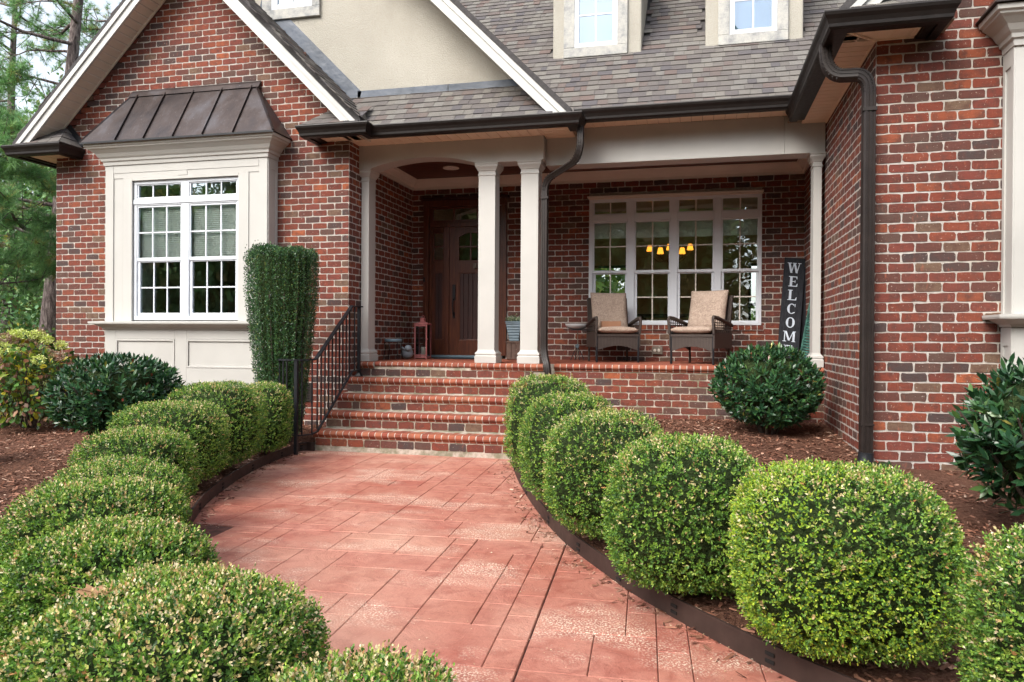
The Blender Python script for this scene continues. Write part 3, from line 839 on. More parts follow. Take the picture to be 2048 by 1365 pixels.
# ---- little hip roofs over the eave returns
def return_roof(x_in, x_out, ye, yw, top, zt, name="roof"):
    """x_in: side nearest the opening (hip), x_out: under the rake"""
    m = MB(); m.add([(x_out, ye, zt), (x_in, ye, zt), (x_in, yw, zt), top, (x_out, yw, zt), (x_out, (ye + yw) / 2, (zt + top[2]) / 2)],
                    [(0, 1, 3, 5), (1, 2, 3), (0, 4, 2, 1), (0, 5, 4), (5, 3, 2, 4)])
    return m.build(name, M_SHINGLE, house)
rr = return_roof(-8.27, -9.0, 8.28, YL - 0.011, (-8.53, YL - 0.011, 4.19), 3.888)
def hip_courses(xi, xo, ye, yw, top, zt, n_=3):
    for i in range(n_):
        t0, t1 = i / n_, (i + 1) / n_ * 0.995
        P = lambda t, c: Vector(c).lerp(Vector(top), t)
        a0, a1 = P(t0, (xi, ye, zt)), P(t1, (xi, ye, zt))
        e = Vector((0, -0.006, 0.010))
        s_ = 1 if xi > xo else -1
        # front face course pieces
        L0 = Vector((xo, ye + (yw - ye) * t0, zt + (top[2] - zt) * t0)); L1 = Vector((xo, ye + (yw - ye) * t1, zt + (top[2] - zt) * t1))
        for q in range(4):
            f0, f1 = q / 4, (q + 1) / 4 - 0.01
            b0, b1, c1, c0 = L0.lerp(a0, f0), L0.lerp(a0, f1), L1.lerp(a1, f1), L1.lerp(a1, f0)
            base = [b0, b1, c1, c0]; m = MB(); m.add(base + [b0 + e, b1 + e, c1 + e * 0.2, c0 + e * 0.2], SH_F).build("shingle", M_SHINGLE, rr)
        w0, w1 = Vector((xi + (top[0] - xi) * t0, yw, zt + (top[2] - zt) * t0)), Vector((xi + (top[0] - xi) * t1, yw, zt + (top[2] - zt) * t1))
        e2 = Vector((0.008 * s_, 0, 0.008))
        for q in range(2):
            f0, f1 = q / 2, (q + 1) / 2 - 0.01
            b0, b1, c1, c0 = a0.lerp(w0, f0), a0.lerp(w0, f1), a1.lerp(w1, f1), a1.lerp(w1, f0)
            MB().add([b0, b1, c1, c0, b0 + e2, b1 + e2, c1 + e2 * 0.2, c0 + e2 * 0.2], SH_F).build("shingle", M_SHINGLE, rr)
hip_courses(-8.27, -9.0, 8.28, YL - 0.012, (-8.53, YL - 0.012, 4.195), 3.892)
MB().bar((-8.26, YL - 0.02, 3.93), (-8.50, YL - 0.02, 4.21), 0.015, 0.085, up=(1, 0, 1)).build("flashing", M_IRON, house)
return_roof(-4.73, -3.95, 8.28, YL - 0.011, (-4.45, YL - 0.011, 4.19), 3.888)
hip_courses(-4.73, -3.95, 8.28, YL - 0.012, (-4.45, YL - 0.012, 4.195), 3.892)
MB().bar((-4.74, YL - 0.02, 3.90), (-4.47, YL - 0.02, 4.20), 0.012, 0.03, up=(-1, 0, 1)).build("flashing", M_IRON, house)
return_roof(1.87, 1.15, 6.30, YR - 0.011, (1.61, YR - 0.011, 4.19), 3.888)
hip_courses(1.87, 1.15, 6.30, YR - 0.012, (1.61, YR - 0.012, 4.195), 3.892)

me = bpy.data.meshes.new("shingle"); me.from_pydata(sh_loose_v, [], sh_loose_f); me.materials.append(M_SHINGLE)
link("shingle", me, house)['kind'] = "stuff"

# ---- big stucco gable over the entry
YW = 8.975
sg = MB(); sg.prism([(-9.0, 3.9), (-1.5, 3.9), (-1.5, 3.95), (-5.0, 7.35), (-8.9, 3.95)], 'y', YW, YW + 0.2)
sg.build("stucco_gable_wall", M_STUCCO, house)
# flashing along the entry roof and up the left valley
def flashing_strip(p, q, h0, h1, n_=1, name="flashing"):
    p, q = Vector(p), Vector(q)
    for i in range(n_):
        a, b = p.lerp(q, i / n_), p.lerp(q, (i + 1) / n_ - 0.0015)
        MB().add([a, b, b + Vector(h1), a + Vector(h1)] + [v_ + Vector((0, -0.014, 0)) for v_ in (a, b, b + Vector(h1), a + Vector(h1))],
                 [(0, 1, 2, 3), (7, 6, 5, 4), (0, 4, 5, 1), (1, 5, 6, 2), (2, 6, 7, 3), (3, 7, 4, 0)]).build(name, M_FLASH, house)
flashing_strip((-4.28, YW - 0.001, 4.33), (-3.05, YW - 0.001, 4.33), None, (0, 0, 0.165), 1)
flashing_strip((-3.045, YW - 0.001, 4.33), (-2.06, YW - 0.001, 4.33), None, (0, 0, 0.165), 1)
flashing_strip((-4.285, YW - 0.001, 4.25), (-5.72, YW - 0.001, 5.685), None, (0.06, 0, 0.235), 1)
# rake of the stucco gable: right slope
YRK = 8.475
def tz(x): return 3.875 + (-1.43 - x)
MB().prism([(-1.40, tz(-1.40) + 0.085), (-5.0, tz(-5.0) + 0.085), (-5.0, tz(-5.0) + 0.0), (-1.40, tz(-1.40) + 0.0)], 'y', YRK - 0.03, 13).build("roof", M_ROOFDK, house)
rb = MB()
for h, ya, yb in ((0.215, YRK, YRK + 0.03), (0.08, YRK - 0.022, YRK - 0.0005)):
    rb.prism([(-1.43, tz(-1.43) + 0.01), (-5.0, tz(-5.0) + 0.01), (-5.0, tz(-5.0) - h), (-1.43 - h, tz(-1.43) + 0.01 - 0.01)], 'y', ya, yb)
rb.build("rake_board", M_RAKE, house)
for i in range(16):
    a = -1.72 - i * 0.2; b = a - 0.196
    MB().prism([(a, tz(a) - 0.13), (b, tz(b) - 0.13), (b, tz(b) - 0.118), (a, tz(a) - 0.118)], 'y', YRK + 0.031, YW - 0.012).build("rake_soffit_panel", M_RSOFFIT, house)
MB().prism([(-8.6, 3.90), (-5.0, 7.52), (-5.0, 7.44), (-8.6, 3.82)], 'y', 8.92, 13).build("roof", M_ROOFDK, house)

# ---- windows
def pane_part(parent, x0, x1, z0, z1, y, mat=M_GLASS):
    return MB().box(x0, x1, y, y + 0.004, z0, z1).build("pane", mat, parent)
def grid_bars(parent, x0, x1, z0, z1, y, nx, nz, mat, w=0.018):
    for i in range(1, nx):
        x = x0 + (x1 - x0) * i / nx
        MB().box(x - w / 2, x + w / 2, y - 0.008, y - 0.001, z0, z1).build("muntin", mat, parent)
    for j in range(1, nz):
        z = z0 + (z1 - z0) * j / nz
        MB().box(x0, x1, y - 0.0075, y - 0.0015, z - w / 2, z + w / 2).build("muntin", mat, parent)
def panes(parent, x0, x1, z0, z1, y, nx, nz, mat=M_GLASS):
    for i in range(nx):
        for j in range(nz):
            a, b = x0 + (x1 - x0) * i / nx, x0 + (x1 - x0) * (i + 1) / nx
            c, d = z0 + (z1 - z0) * j / nz, z0 + (z1 - z0) * (j + 1) / nz
            pane_part(parent, a + 0.0005, b - 0.0005, c + 0.0005, d - 0.0005, y, mat)
def frame_ring(m, x0, x1, z0, z1, gx0, gx1, gz0, gz1, y0, y1):
    m.box(x0, x1, y0, y1, z0, gz0); m.box(x0, x1, y0, y1, gz1, z1)
    m.box(x0, gx0, y0, y1, gz0, gz1); m.box(gx1, x1, y0, y1, gz0, gz1)

# bay window body
YBY = 8.45; BX0, BX1 = -7.685, -5.264
b = MB()
b.box(BX0, -7.42, YBY + 0.012, YL + 0.0, 0.66, 3.60); b.box(-5.53, BX1, YBY + 0.012, YL, 0.66, 3.60)
b.box(-7.42, -5.53, YBY + 0.012, YL, 3.45, 3.60); b.box(-7.42, -5.53, YBY + 0.012, YL, 0.66, 1.42)
bay = b.build("bay_surround", M_TRIM, house)
def board(x0, x1, z0, z1, y0=YBY - 0.002, y1=YBY + 0.011):
    MB().box(x0, x1, y0, y1, z0, z1).build("trim_board", M_TRIM, bay, bevel=0.003)
board(BX0, -7.56, 1.50, 3.58); board(-5.385, BX1, 1.50, 3.58); board(-7.558, -5.387, 3.47, 3.58); board(-6.57, -6.43, 3.405, 3.468)
board(-7.41, -7.272, 1.50, 3.40, YBY + 0.0, YBY + 0.03); board(-5.678, -5.53, 1.50, 3.40, YBY + 0.0, YBY + 0.03); board(-7.27, -5.68, 3.362, 3.40, YBY + 0.0, YBY + 0.03)
board(-7.558, -5.387, 3.400, 3.469, YBY + 0.004, YBY + 0.011)
# lower panels
board(BX0, -7.52, 0.66, 1.40); board(-6.60, -6.43, 0.66, 1.40); board(-5.44, BX1, 0.66, 1.40)
board(-7.519, -6.601, 1.27, 1.40); board(-7.519, -6.601, 0.66, 0.90); board(-6.429, -5.441, 1.27, 1.40); board(-6.429, -5.441, 0.66, 0.90)
for a, c in ((-7.515, -6.605), (-6.425, -5.445)):
    m = MB()
    for (p, q, s_, t) in ((a, c, 1.243, 1.268), (a, c, 0.902, 0.927), (a, a + 0.024, 0.927, 1.243), (c - 0.024, c, 0.927, 1.243)):
        m.box(p, q, YBY - 0.008, YBY + 0.010, s_, t)
    m.build("panel_moulding", M_TRIM, bay, bevel=0.004)
# side board recess on the bay's right cheek
MB().box(BX1 + 0.0005, BX1 + 0.010, YBY + 0.012, YBY + 0.075, 0.66, 3.58).build("trim_board", M_TRIM, bay); MB().box(BX1 + 0.0005, BX1 + 0.010, 8.645, YL - 0.012, 0.66, 3.58).build("trim_board", M_TRIM, bay)
MB().box(BX1 + 0.0005, BX1 + 0.009, YBY + 0.075, 8.645, 3.44, 3.58).build("trim_board", M_TRIM, bay)
bp = [(BX0, YL - 0.011), (BX0, YBY), (BX1, YBY), (BX1, YL - 0.011)]
# sill and crown: outward is right of travel -> go left side down to front, then right
MB().sweep(bp, [(0, 1.395), (0.02, 1.395), (0.03, 1.42), (0.06, 1.44), (0.085, 1.455), (0.10, 1.462), (0.14, 1.466), (0.145, 1.48), (0.145, 1.497), (0.0, 1.507)]).build("bay_sill", M_TRIM, house)
MB().sweep(bp, [(0, 3.575), (0.018, 3.575), (0.022, 3.62), (0.04, 3.63), (0.045, 3.66), (0.065, 3.68), (0.09, 3.72), (0.135, 3.76), (0.16, 3.775), (0.165, 3.79), (0.185, 3.80), (0.19, 3.835), (0.0, 3.835)]).build("bay_crown_moulding", M_TRIM, house)
# copper roof
cr = MB(); ez, tz_ = 3.842, 4.55
E = [(-7.90, 8.235), (-5.05, 8.235)]
roofbay = MB().add([(-7.90, 8.235, ez), (-5.05, 8.235, ez), (-5.05, YL - 0.012, ez), (-7.90, YL - 0.012, ez), (-7.45, 8.655, tz_), (-5.55, 8.655, tz_), (-5.55, YL - 0.012, tz_), (-7.45, YL - 0.012, tz_)],
                   [(0, 3, 2, 1), (4, 5, 6, 7), (0, 1, 5, 4), (1, 2, 6, 5), (2, 3, 7, 6), (3, 0, 4, 7)]).build("bay_roof", M_COPPER, house)
nrm = Vector((0, -(tz_ - ez), 8.655 - 8.235)).normalized() * 1.0
seams = [-7.34, -6.91, -6.475, -6.045, -5.61]
def rp(x, t): return Vector((x, 8.235 + 0.42 * t, ez + (tz_ - ez) * t)) + nrm * 0.003
def xl(t): return -7.90 + 0.45 * t
def xr(t): return -5.05 - 0.50 * t
edges = [None] + seams + [None]
for i in range(len(edges) - 1):
    a, c = edges[i], edges[i + 1]
    if a is None:
        tt = 1.0; poly = [rp(xl(0), 0), rp(c - 0.006, 0), rp(c - 0.006, 1), rp(xl(1), 1)]
    elif c is None:
        poly = [rp(a + 0.006, 0), rp(xr(0), 0), rp(xr(1), 1), rp(a + 0.006, 1)]
    else:
        poly = [rp(a + 0.006, 0), rp(c - 0.006, 0), rp(c - 0.006, 1), rp(a + 0.006, 1)]
    e = nrm * (0.003 + rnd.uniform(0, 0.003))
    MB().add(poly + [q + e for q in poly], [(0, 3, 2, 1), (4, 5, 6, 7), (0, 1, 5, 4), (1, 2, 6, 5), (2, 3, 7, 6), (3, 0, 4, 7)]).build("metal_panel", M_COPPER, roofbay)
for x in seams:
    MB().bar(rp(x, 0.0) + nrm * 0.014, rp(x, 1) + nrm * 0.014, 0.010, 0.030, up=nrm).build("standing_seam", M_COPPER, roofbay)
for a, c in (((-7.90, 8.235, ez), (-7.45, 8.655, tz_)), ((-5.05, 8.235, ez), (-5.55, 8.655, tz_))):
    MB().bar(Vector(a) + Vector((0, -0.004, 0.006)), Vector(c) + Vector((0, -0.004, 0.006)), 0.028, 0.022).build("hip_cap", M_COPPER, roofbay)
MB().hexa([(-7.49, 8.62, 4.535), (-5.51, 8.62, 4.535), (-5.51, YL - 0.012, 4.535), (-7.49, YL - 0.012, 4.535)], [(-7.46, 8.655, 4.60), (-5.50, 8.655, 4.60), (-5.50, YL - 0.012, 4.63), (-7.46, YL - 0.012, 4.63)]).build("metal_flashing", M_COPPER, roofbay)
MB().box(-7.902, -5.048, 8.228, 8.234, ez - 0.018, ez + 0.006).build("drip_edge", M_IRON, roofbay)
MB().box(-7.6, -5.35, YBY + 0.06, YL - 0.012, 0.60, 0.655).build("bay_gap_shade", M_DARK, house)  # near-black slab standing in for shade in the gap under the bay

# bay window unit
yw = YBY + 0.035
bw = MB(); fx0, fx1 = -7.270, -5.680
gl = [(-7.205, -6.560), (-6.408, -5.740)]
bw.box(fx0, fx1, yw, yw + 0.06, 3.318, 3.360); bw.box(fx0, fx1, yw, yw + 0.06, 1.520, 1.565)
bw.box(fx0, gl[0][0] - 0.02, yw, yw + 0.06, 1.565, 3.318); bw.box(gl[1][1] + 0.02, fx1, yw, yw + 0.06, 1.565, 3.318)
bw.box(gl[0][1] + 0.02, gl[1][0] - 0.02, yw, yw + 0.06, 1.565, 3.318); bw.box(gl[0][0] - 0.02, gl[0][1] + 0.02, yw, yw + 0.06, 3.035, 3.130); bw.box(gl[1][0] - 0.02, gl[1][1] + 0.02, yw, yw + 0.06, 3.035, 3.130)
win = bw.build("window", M_WHITE, house, bevel=0.003)
MB().box(fx0 - 0.0, fx1, yw - 0.012, yw - 0.001, 3.055, 3.112).build("transom_bar", M_WHITE, win)
for a, c in gl:
    s_ = MB(); frame_ring(s_, a - 0.02, c + 0.02, 3.130, 3.318, a, c, 3.145, 3.303, yw + 0.012, yw + 0.04); s_.build("sash", M_WHITE, win, bevel=0.003)
    panes(win, a, c, 3.145, 3.303, yw + 0.030, 3, 1); grid_bars(win, a, c, 3.145, 3.303, yw + 0.029, 3, 1, M_WHITE)
    s_ = MB(); frame_ring(s_, a - 0.02, c + 0.02, 2.300, 3.035, a, c, 2.345, 3.010, yw + 0.010, yw + 0.035); s_.build("sash", M_WHITE, win, bevel=0.003)
    panes(win, a, c, 2.345, 3.010, yw + 0.026, 3, 2); grid_bars(win, a, c, 2.345, 3.010, yw + 0.025, 3, 2, M_WHITE)
    s_ = MB(); frame_ring(s_, a - 0.019, c + 0.019, 1.566, 2.299, a + 0.02, c - 0.012, 1.615, 2.285, yw + 0.022, yw + 0.05); s_.build("sash", M_WHITE, win, bevel=0.003)
    panes(win, a + 0.02, c - 0.012, 1.615, 2.285, yw + 0.041, 3, 2); grid_bars(win, a + 0.02, c - 0.012, 1.615, 2.285, yw + 0.040, 3, 2, M_WHITE)
slat = None
bl = MB().box(-7.22, -5.72, yw + 0.075, yw + 0.105, 3.01, 3.05).build("blind", M_BLIND, house)
for a, c in gl:
    for i in range(26):
        z = 2.36 + i * 0.0255
        if slat is None or slat[0] != a:
            m = MB(); m.add([(a - 0.01, yw + 0.078, -0.013), (c + 0.01, yw + 0.078, -0.013), (c + 0.01, yw + 0.092, 0.012), (a - 0.01, yw + 0.092, 0.012),
                             (a - 0.01, yw + 0.080, -0.013), (c + 0.01, yw + 0.080, -0.013), (c + 0.01, yw + 0.094, 0.012), (a - 0.01, yw + 0.094, 0.012)], SH_F)
            slat = (a, m.mesh("blind_slat", M_BLIND))
        link("blind_slat", slat[1], bl, loc=(0, 0, z))
    MB().box(a - 0.01, c + 0.01, yw + 0.08, yw + 0.10, 2.325, 2.345).build("bottom_rail", M_BLIND, bl)
# room behind the bay
m = MB(); m.box(-8.4, -4.6, 12.2, 12.3, 0.9, 3.8); m.box(-8.5, -8.4, YL + 0.22, 12.3, 0.9, 3.8); m.box(-4.6, -4.5, YL + 0.22, 12.3, 0.9, 3.8); m.box(-8.5, -4.5, YL + 0.22, 12.3, 0.8, 0.9); m.box(-8.5, -4.5, YL + 0.22, 12.3, 3.8, 3.84)
m.build("room_wall", M_ROOM, house)

# stucco gable window (upper left)
m = MB(); frame_ring(m, -5.657, -4.815, 5.52, 7.0, -5.52, -4.925, 5.652, 7.0, YW - 0.045, YW - 0.001); m.build("window_surround", M_STUCCO_W, house, bevel=0.006)
m = MB(); frame_ring(m, -5.518, -4.927, 5.654, 6.9, -5.43, -4.99, 5.715, 6.8, YW - 0.040, YW - 0.002); w2 = m.build("window", M_WHITE, house, bevel=0.003)
panes(w2, -5.43, -4.99, 5.715, 6.8, YW - 0.020, 2, 4, M_GLASS_SKY); grid_bars(w2, -5.43, -4.99, 5.715, 6.8, YW - 0.021, 2, 4, M_WHITE)

# dormers on the main roof
for (x0, x1, zb) in ((-1.857, -0.707, 4.90), (0.085, 1.237, 4.90)):
    m = MB(); yd = 9.71
    w0, w1 = x0 + 0.288, x1 - 0.302
    m.box(x0, w0, yd, yd + 0.12, zb, 6.4); m.box(w1, x1, yd, yd + 0.12, zb, 6.4); m.box(w0, w1, yd, yd + 0.12, zb, zb + 0.185)
    m.box(w0, w1, yd, yd + 0.12, 5.94, 6.4)
    m.prism([(yd + 0.12, zb), (yd + 0.12, 6.4), (11.3, 6.4)], 'x', x0, x0 + 0.1); m.prism([(yd + 0.12, zb), (yd + 0.12, 6.4), (11.3, 6.4)], 'x', x1 - 0.1, x1)
    m.prism([(x0, 6.4), (x1, 6.4), ((x0 + x1) / 2, 6.4 + 0.55)], 'y', yd, 11.4)
    dm = m.build("dormer", M_STUCCO, house, bevel=0.02)
    MB().prism([(x0 - 0.1, 6.33), ((x0 + x1) / 2, 7.02), (x1 + 0.1, 6.33), (x1 + 0.1, 6.40), ((x0 + x1) / 2, 7.09), (x0 - 0.1, 6.40)], 'y', yd - 0.15, 11.8).build("dormer_roof", M_ROOFDK, dm)
    m = MB(); frame_ring(m, x0 + 0.150, x1 - 0.175, zb + 0.065, 6.0, w0 + 0.001, w1 - 0.001, zb + 0.19, 5.93, yd - 0.04, yd - 0.001)
    m.build("window_surround", M_STUCCO_W, dm, bevel=0.006)
    m = MB(); frame_ring(m, w0 + 0.002, w1 - 0.002, zb + 0.192, 5.928, w0 + 0.062, w1 - 0.065, zb + 0.245, 5.87, yd - 0.030, yd + 0.03)
    wd = m.build("window", M_WHITE, house, bevel=0.003)
    panes(wd, w0 + 0.062, w1 - 0.065, zb + 0.245, 5.87, yd - 0.008, 2, 2, M_GLASS_SKY); grid_bars(wd, w0 + 0.062, w1 - 0.065, zb + 0.245, 5.87, yd - 0.009, 2, 2, M_WHITE, 0.02)
    MB().box(x0 + 0.05, x1 - 0.05, yd + 0.2, yd + 0.24, zb + 0.05, 6.3).build("curtain", M_BLIND, dm)

# ---- entry beam with arch, main beam
ZB0, ZT0 = 3.492, 3.784
arc = []
for i in range(17):
    t = i / 16; x = -4.10 + t * (-2.665 + 4.10); arc.append((x, ZB0 + 0.108 * (1 - (2 * t - 1) ** 2)))
poly = [(-4.255, ZB0)] + arc + [(-1.83, ZB0), (-1.83, ZT0), (-4.255, ZT0)]
# build as strips so the concave outline stays clean
m = MB(); m.box(-4.255, -4.10, YE, YE + 0.26, ZB0, ZT0)
for i in range(16):
    (xa, za), (xb, zb_) = arc[i], arc[i + 1]
    m.prism([(xa, za), (xb, zb_), (xb, ZT0), (xa, ZT0)], 'y', YE, YE + 0.26)
m.box(-2.665, -1.83, YE, YE + 0.26, ZB0, ZT0)
beam = m.build("entry_beam", M_TRIM, house)
MB().box(-1.905, -1.822, YE - 0.014, YE - 0.001, ZB0, ZT0).build("corner_board", M_TRIM, house, bevel=0.002)
MB().box(-1.829, -1.822, YE - 0.001, YM, ZB0, ZT0 - 0.006).build("corner_board", M_TRIM, house)
MB().box(-4.258, -4.20, YE - 0.012, YE - 0.001, ZB0, ZT0).build("corner_board", M_TRIM, house, bevel=0.002)
MB().box(-1.82, 0.968, YM, YM + 0.26, 3.452, 3.884).build("main_beam", M_TRIM, house, bevel=0.003)
MB().box(0.971, XS - 0.012, YM, YM + 0.26, 3.452, 3.884).build("main_beam", M_TRIM, house, bevel=0.003)
MB().box(-1.82, XS - 0.012, YM - 0.004, YM + 0.264, 3.446, 3.4515).build("beam_bead", M_TRIM, house)

# ---- porch ceiling, crown
ZC = 3.72
MB().box(XP, XS, YM + 0.27, YB + 0.2, ZC + 0.014, ZC + 0.06).build("ceiling", M_DARK, house)
y = YE + 0.262
i = 0
while y < YB:
    MB().box(XP, XS, y + 0.0015, min(y + 0.0885, YB), ZC, ZC + 0.013).build("ceiling_plank", M_CEIL, house, bevel=0.002); y += 0.09
cpr = [(0.0, 3.575), (0.012, 3.575), (0.016, 3.61), (0.030, 3.62), (0.045, 3.65), (0.085, 3.695), (0.10, 3.70), (0.11, 3.7195), (0.0, 3.7195)]
MB().sweep([(XP + 0.009, 9.24), (XP + 0.009, YB - 0.011), (XS - 0.011, YB - 0.011), (XS - 0.011, 9.39)], cpr).build("crown_moulding", M_WTAN, house)
MB().sweep([(XS - 0.012, YM + 0.261), (-1.83, YM + 0.261), (-1.83, YE + 0.261), (XP + 0.01, YE + 0.261)], [(0.0, 3.60), (0.03, 3.61), (0.10, 3.70), (0.11, 3.7195), (0, 3.7195)]).build("crown_moulding", M_WTAN, house)
m = MB(); m.lathe(-3.39, 10.115, [(0.115, ZC - 0.001), (0.115, ZC - 0.012), (0.09, ZC - 0.016), (0.08, ZC - 0.004), (0.02, ZC - 0.003)], 24)
m.build("recessed_light", M_WTAN, house)

# ---- columns
SHAFT = [(0.028, 1.001), (0.030, 1.085), (0.022, 1.090), (0.020, 1.098), (0.027, 1.110), (0.024, 1.128), (0.010, 1.140), (0.004, 1.152), (0.0, 1.165),
         (0.0, 3.335), (0.008, 3.337), (0.008, 3.355), (0.001, 3.358), (0.001, 3.392), (0.010, 3.398), (0.014, 3.412), (0.030, 3.440), (0.034, 3.448), (0.034, 3.470), (0.040, 3.474), (0.040, 3.4905)]
def column(x0, x1, y0, y1, ztop=3.4905):
    prof = [(o * 1.1, z + (ztop - 3.4905 if z > 3.3 else 0)) for o, z in SHAFT]
    return MB().rectlathe(x0, x1, y0, y1, prof).build("column", M_TRIM, house, bevel=0.002)
column(-2.655, -2.440, 9.01, 9.225)
column(-2.110, -1.892, 9.01, 9.225)
column(-4.245, -4.140, 9.02, 9.225)
column(1.288, XS - 0.045, 9.14, 9.35, 3.445)

# ---- door
YD = 10.86
dr = MB()
dr.box(-4.068, -3.985, YD - 0.035, YB + 0.16, 1.045, 3.30); dr.box(-2.835, -2.752, YD - 0.035, YB + 0.16, 1.045, 3.30); dr.box(-4.068, -2.752, YD - 0.035, YB + 0.16, 3.30, 3.40)
door_fr = dr.build("door_surround", M_DOOR, house, bevel=0.006)
MB().box(-4.10, -2.72, YD - 0.075, YB + 0.02, 3.401, 3.44).build("head_cap", M_DOORP, door_fr, bevel=0.004)
m = MB(); m.box(-3.984, -2.836, YD + 0.02, YD + 0.10, 3.00, 3.065); m.box(-3.744, -3.668, YD + 0.02, YD + 0.10, 1.045, 3.0); m.box(-3.984, -3.945, YD + 0.02, YD + 0.10, 1.045, 3.0); m.box(-2.875, -2.836, YD + 0.02, YD + 0.10, 1.045, 3.0)
m.build("door_jamb", M_DOOR, door_fr, bevel=0.004)
# transom
m = MB(); frame_ring(m, -3.984, -2.836, 3.066, 3.299, -3.93, -2.89, 3.105, 3.275, YD + 0.03, YD + 0.07); m.box(-3.61, -3.58, YD + 0.03, YD + 0.07, 3.105, 3.275); m.box(-3.24, -3.21, YD + 0.03, YD + 0.07, 3.105, 3.275)
m.build("transom_sash", M_DOOR, door_fr)
for a, c in ((-3.93, -3.612), (-3.578, -3.242), (-3.208, -2.89)): pane_part(door_fr, a, c, 3.105, 3.275, YD + 0.05)
# sidelight (left; the right one is solid and dark behind the column)
def leaf_door(name, x0, x1, gx0, gx1, gz0, gz1, px0, px1, pz0, pz1, nx, nz, plk, y, arch=0.0):
    m = MB(); z0, z1 = 1.047, 2.998
    m.box(x0, gx0, y, y + 0.045, z0, z1); m.box(gx1, x1, y, y + 0.045, z0, z1); m.box(gx0, gx1, y, y + 0.045, gz1, z1)
    m.box(gx0, gx1, y, y + 0.045, pz1, gz0); m.box(gx0, gx1, y, y + 0.045, z0, pz0)
    if arch:
        n_ = 10; c = (gx0 + gx1) / 2; h = (gx1 - gx0) / 2
        for i in range(n_):
            a, b_ = gx0 + (gx1 - gx0) * i / n_, gx0 + (gx1 - gx0) * (i + 1) / n_
            f = lambda x: gz1 - arch * ((x - c) / h) ** 2
            m.prism([(a, f(a)), (b_, f(b_)), (b_, gz1), (a, gz1)], 'y', y, y + 0.045)
    d = m.build(name, M_DOOR, house, bevel=0.003)
    panes(d, gx0, gx1, gz0, gz1, y + 0.02, nx, nz)
    for i in range(1, nx): MB().box(gx0 + (gx1 - gx0) * i / nx - 0.012, gx0 + (gx1 - gx0) * i / nx + 0.012, y + 0.006, y + 0.019, gz0, gz1).build("muntin", M_DOOR, d)
    for j in range(1, nz): MB().box(gx0, gx1, y + 0.007, y + 0.018, gz0 + (gz1 - gz0) * j / nz - 0.012, gz0 + (gz1 - gz0) * j / nz + 0.012).build("muntin", M_DOOR, d)
    w = (px1 - px0) / plk
    for i in range(plk): MB().box(px0 + i * w + 0.0015, px0 + (i + 1) * w - 0.0015, y + 0.014, y + 0.03, pz0, pz1).build("plank", M_DOORP, d, bevel=0.004)
    m = MB(); frame_ring(m, px0 - 0.001, px1 + 0.001, pz0, pz1, px0 + 0.018, px1 - 0.018, pz0 + 0.018, pz1 - 0.018, y + 0.004, y + 0.013); m.build("panel_moulding", M_DOOR, d, bevel=0.004)
    m = MB(); frame_ring(m, gx0 - 0.02, gx1 + 0.02, gz0 - 0.02, gz1 + 0.02, gx0, gx1, gz0, gz1, y - 0.008, y - 0.001); 
    if not arch: m.build("glass_moulding", M_DOOR, d, bevel=0.003)
    return d
leaf_door("sidelight", -3.943, -3.746, -3.912, -3.765, 2.505, 2.905, -3.912, -3.765, 1.275, 2.315, 1, 2, 2, YD + 0.035)
leaf_door("sidelight", -3.063 + 0.0, -2.877, -3.04, -2.90, 2.505, 2.905, -3.04, -2.90, 1.275, 2.315, 1, 2, 2, YD + 0.035)
door = leaf_door("door", -3.665, -3.067, -3.515, -3.150, 2.487, 2.905, -3.515, -3.150, 1.27, 2.305, 2, 2, 5, YD + 0.035, 0.06)
door['label'] = "mahogany front door with small arched panes and vertical planks"
m = MB(); m.box(-3.615, -3.565, YD + 0.017, YD + 0.034, 1.88, 2.12); m.tube([(-3.59, YD + 0.02, 1.90), (-3.59, YD - 0.03, 1.87), (-3.59, YD - 0.035, 1.78), (-3.59, YD - 0.02, 1.68), (-3.59, YD + 0.02, 1.655)], [0.012, 0.012, 0.010, 0.011, 0.012]); m.box(-3.607, -3.573, YD + 0.017, YD + 0.034, 1.61, 1.70)
m.build("handle", M_IRON, door, bevel=0.002)
m = MB(); m.box(-3.275, -3.225, YD + 0.014, YD + 0.034, 2.365, 2.44); m.tube([(-3.272, YD + 0.01, 2.43), (-3.268, YD - 0.02, 2.38), (-3.25, YD - 0.03, 2.35), (-3.232, YD - 0.02, 2.38), (-3.228, YD + 0.01, 2.43)], 0.008)
m.build("knocker", M_OUTLET, door)
MB().box(-4.058, -4.033, YD - 0.05, YD - 0.0355, 2.16, 2.23).build("door_bell", M_IRON, house, bevel=0.004)
MB().box(-4.0, -2.82, YD - 0.06, YD + 0.10, 1.012, 1.045).build("threshold", M_BLUEG, house, bevel=0.006)
# hall behind the door
m = MB(); m.box(-4.3, -2.5, 13.4, 13.5, 0.95, 3.8); m.box(-4.4, -4.3, YB + 0.2, 13.5, 0.95, 3.8); m.box(-2.5, -2.4, YB + 0.2, 13.5, 0.95, 3.8); m.box(-4.4, -2.4, YB + 0.2, 13.5, 0.85, 0.95); m.box(-4.4, -2.4, YB + 0.2, 13.5, 3.8, 3.84)
m.build("room_wall", M_ROOM, house)
MB().ellipsoid((-2.72, 12.2, 3.36), (0.02, 0.02, 0.03), 8, 6).build("light_bulb", M_BULB, house)

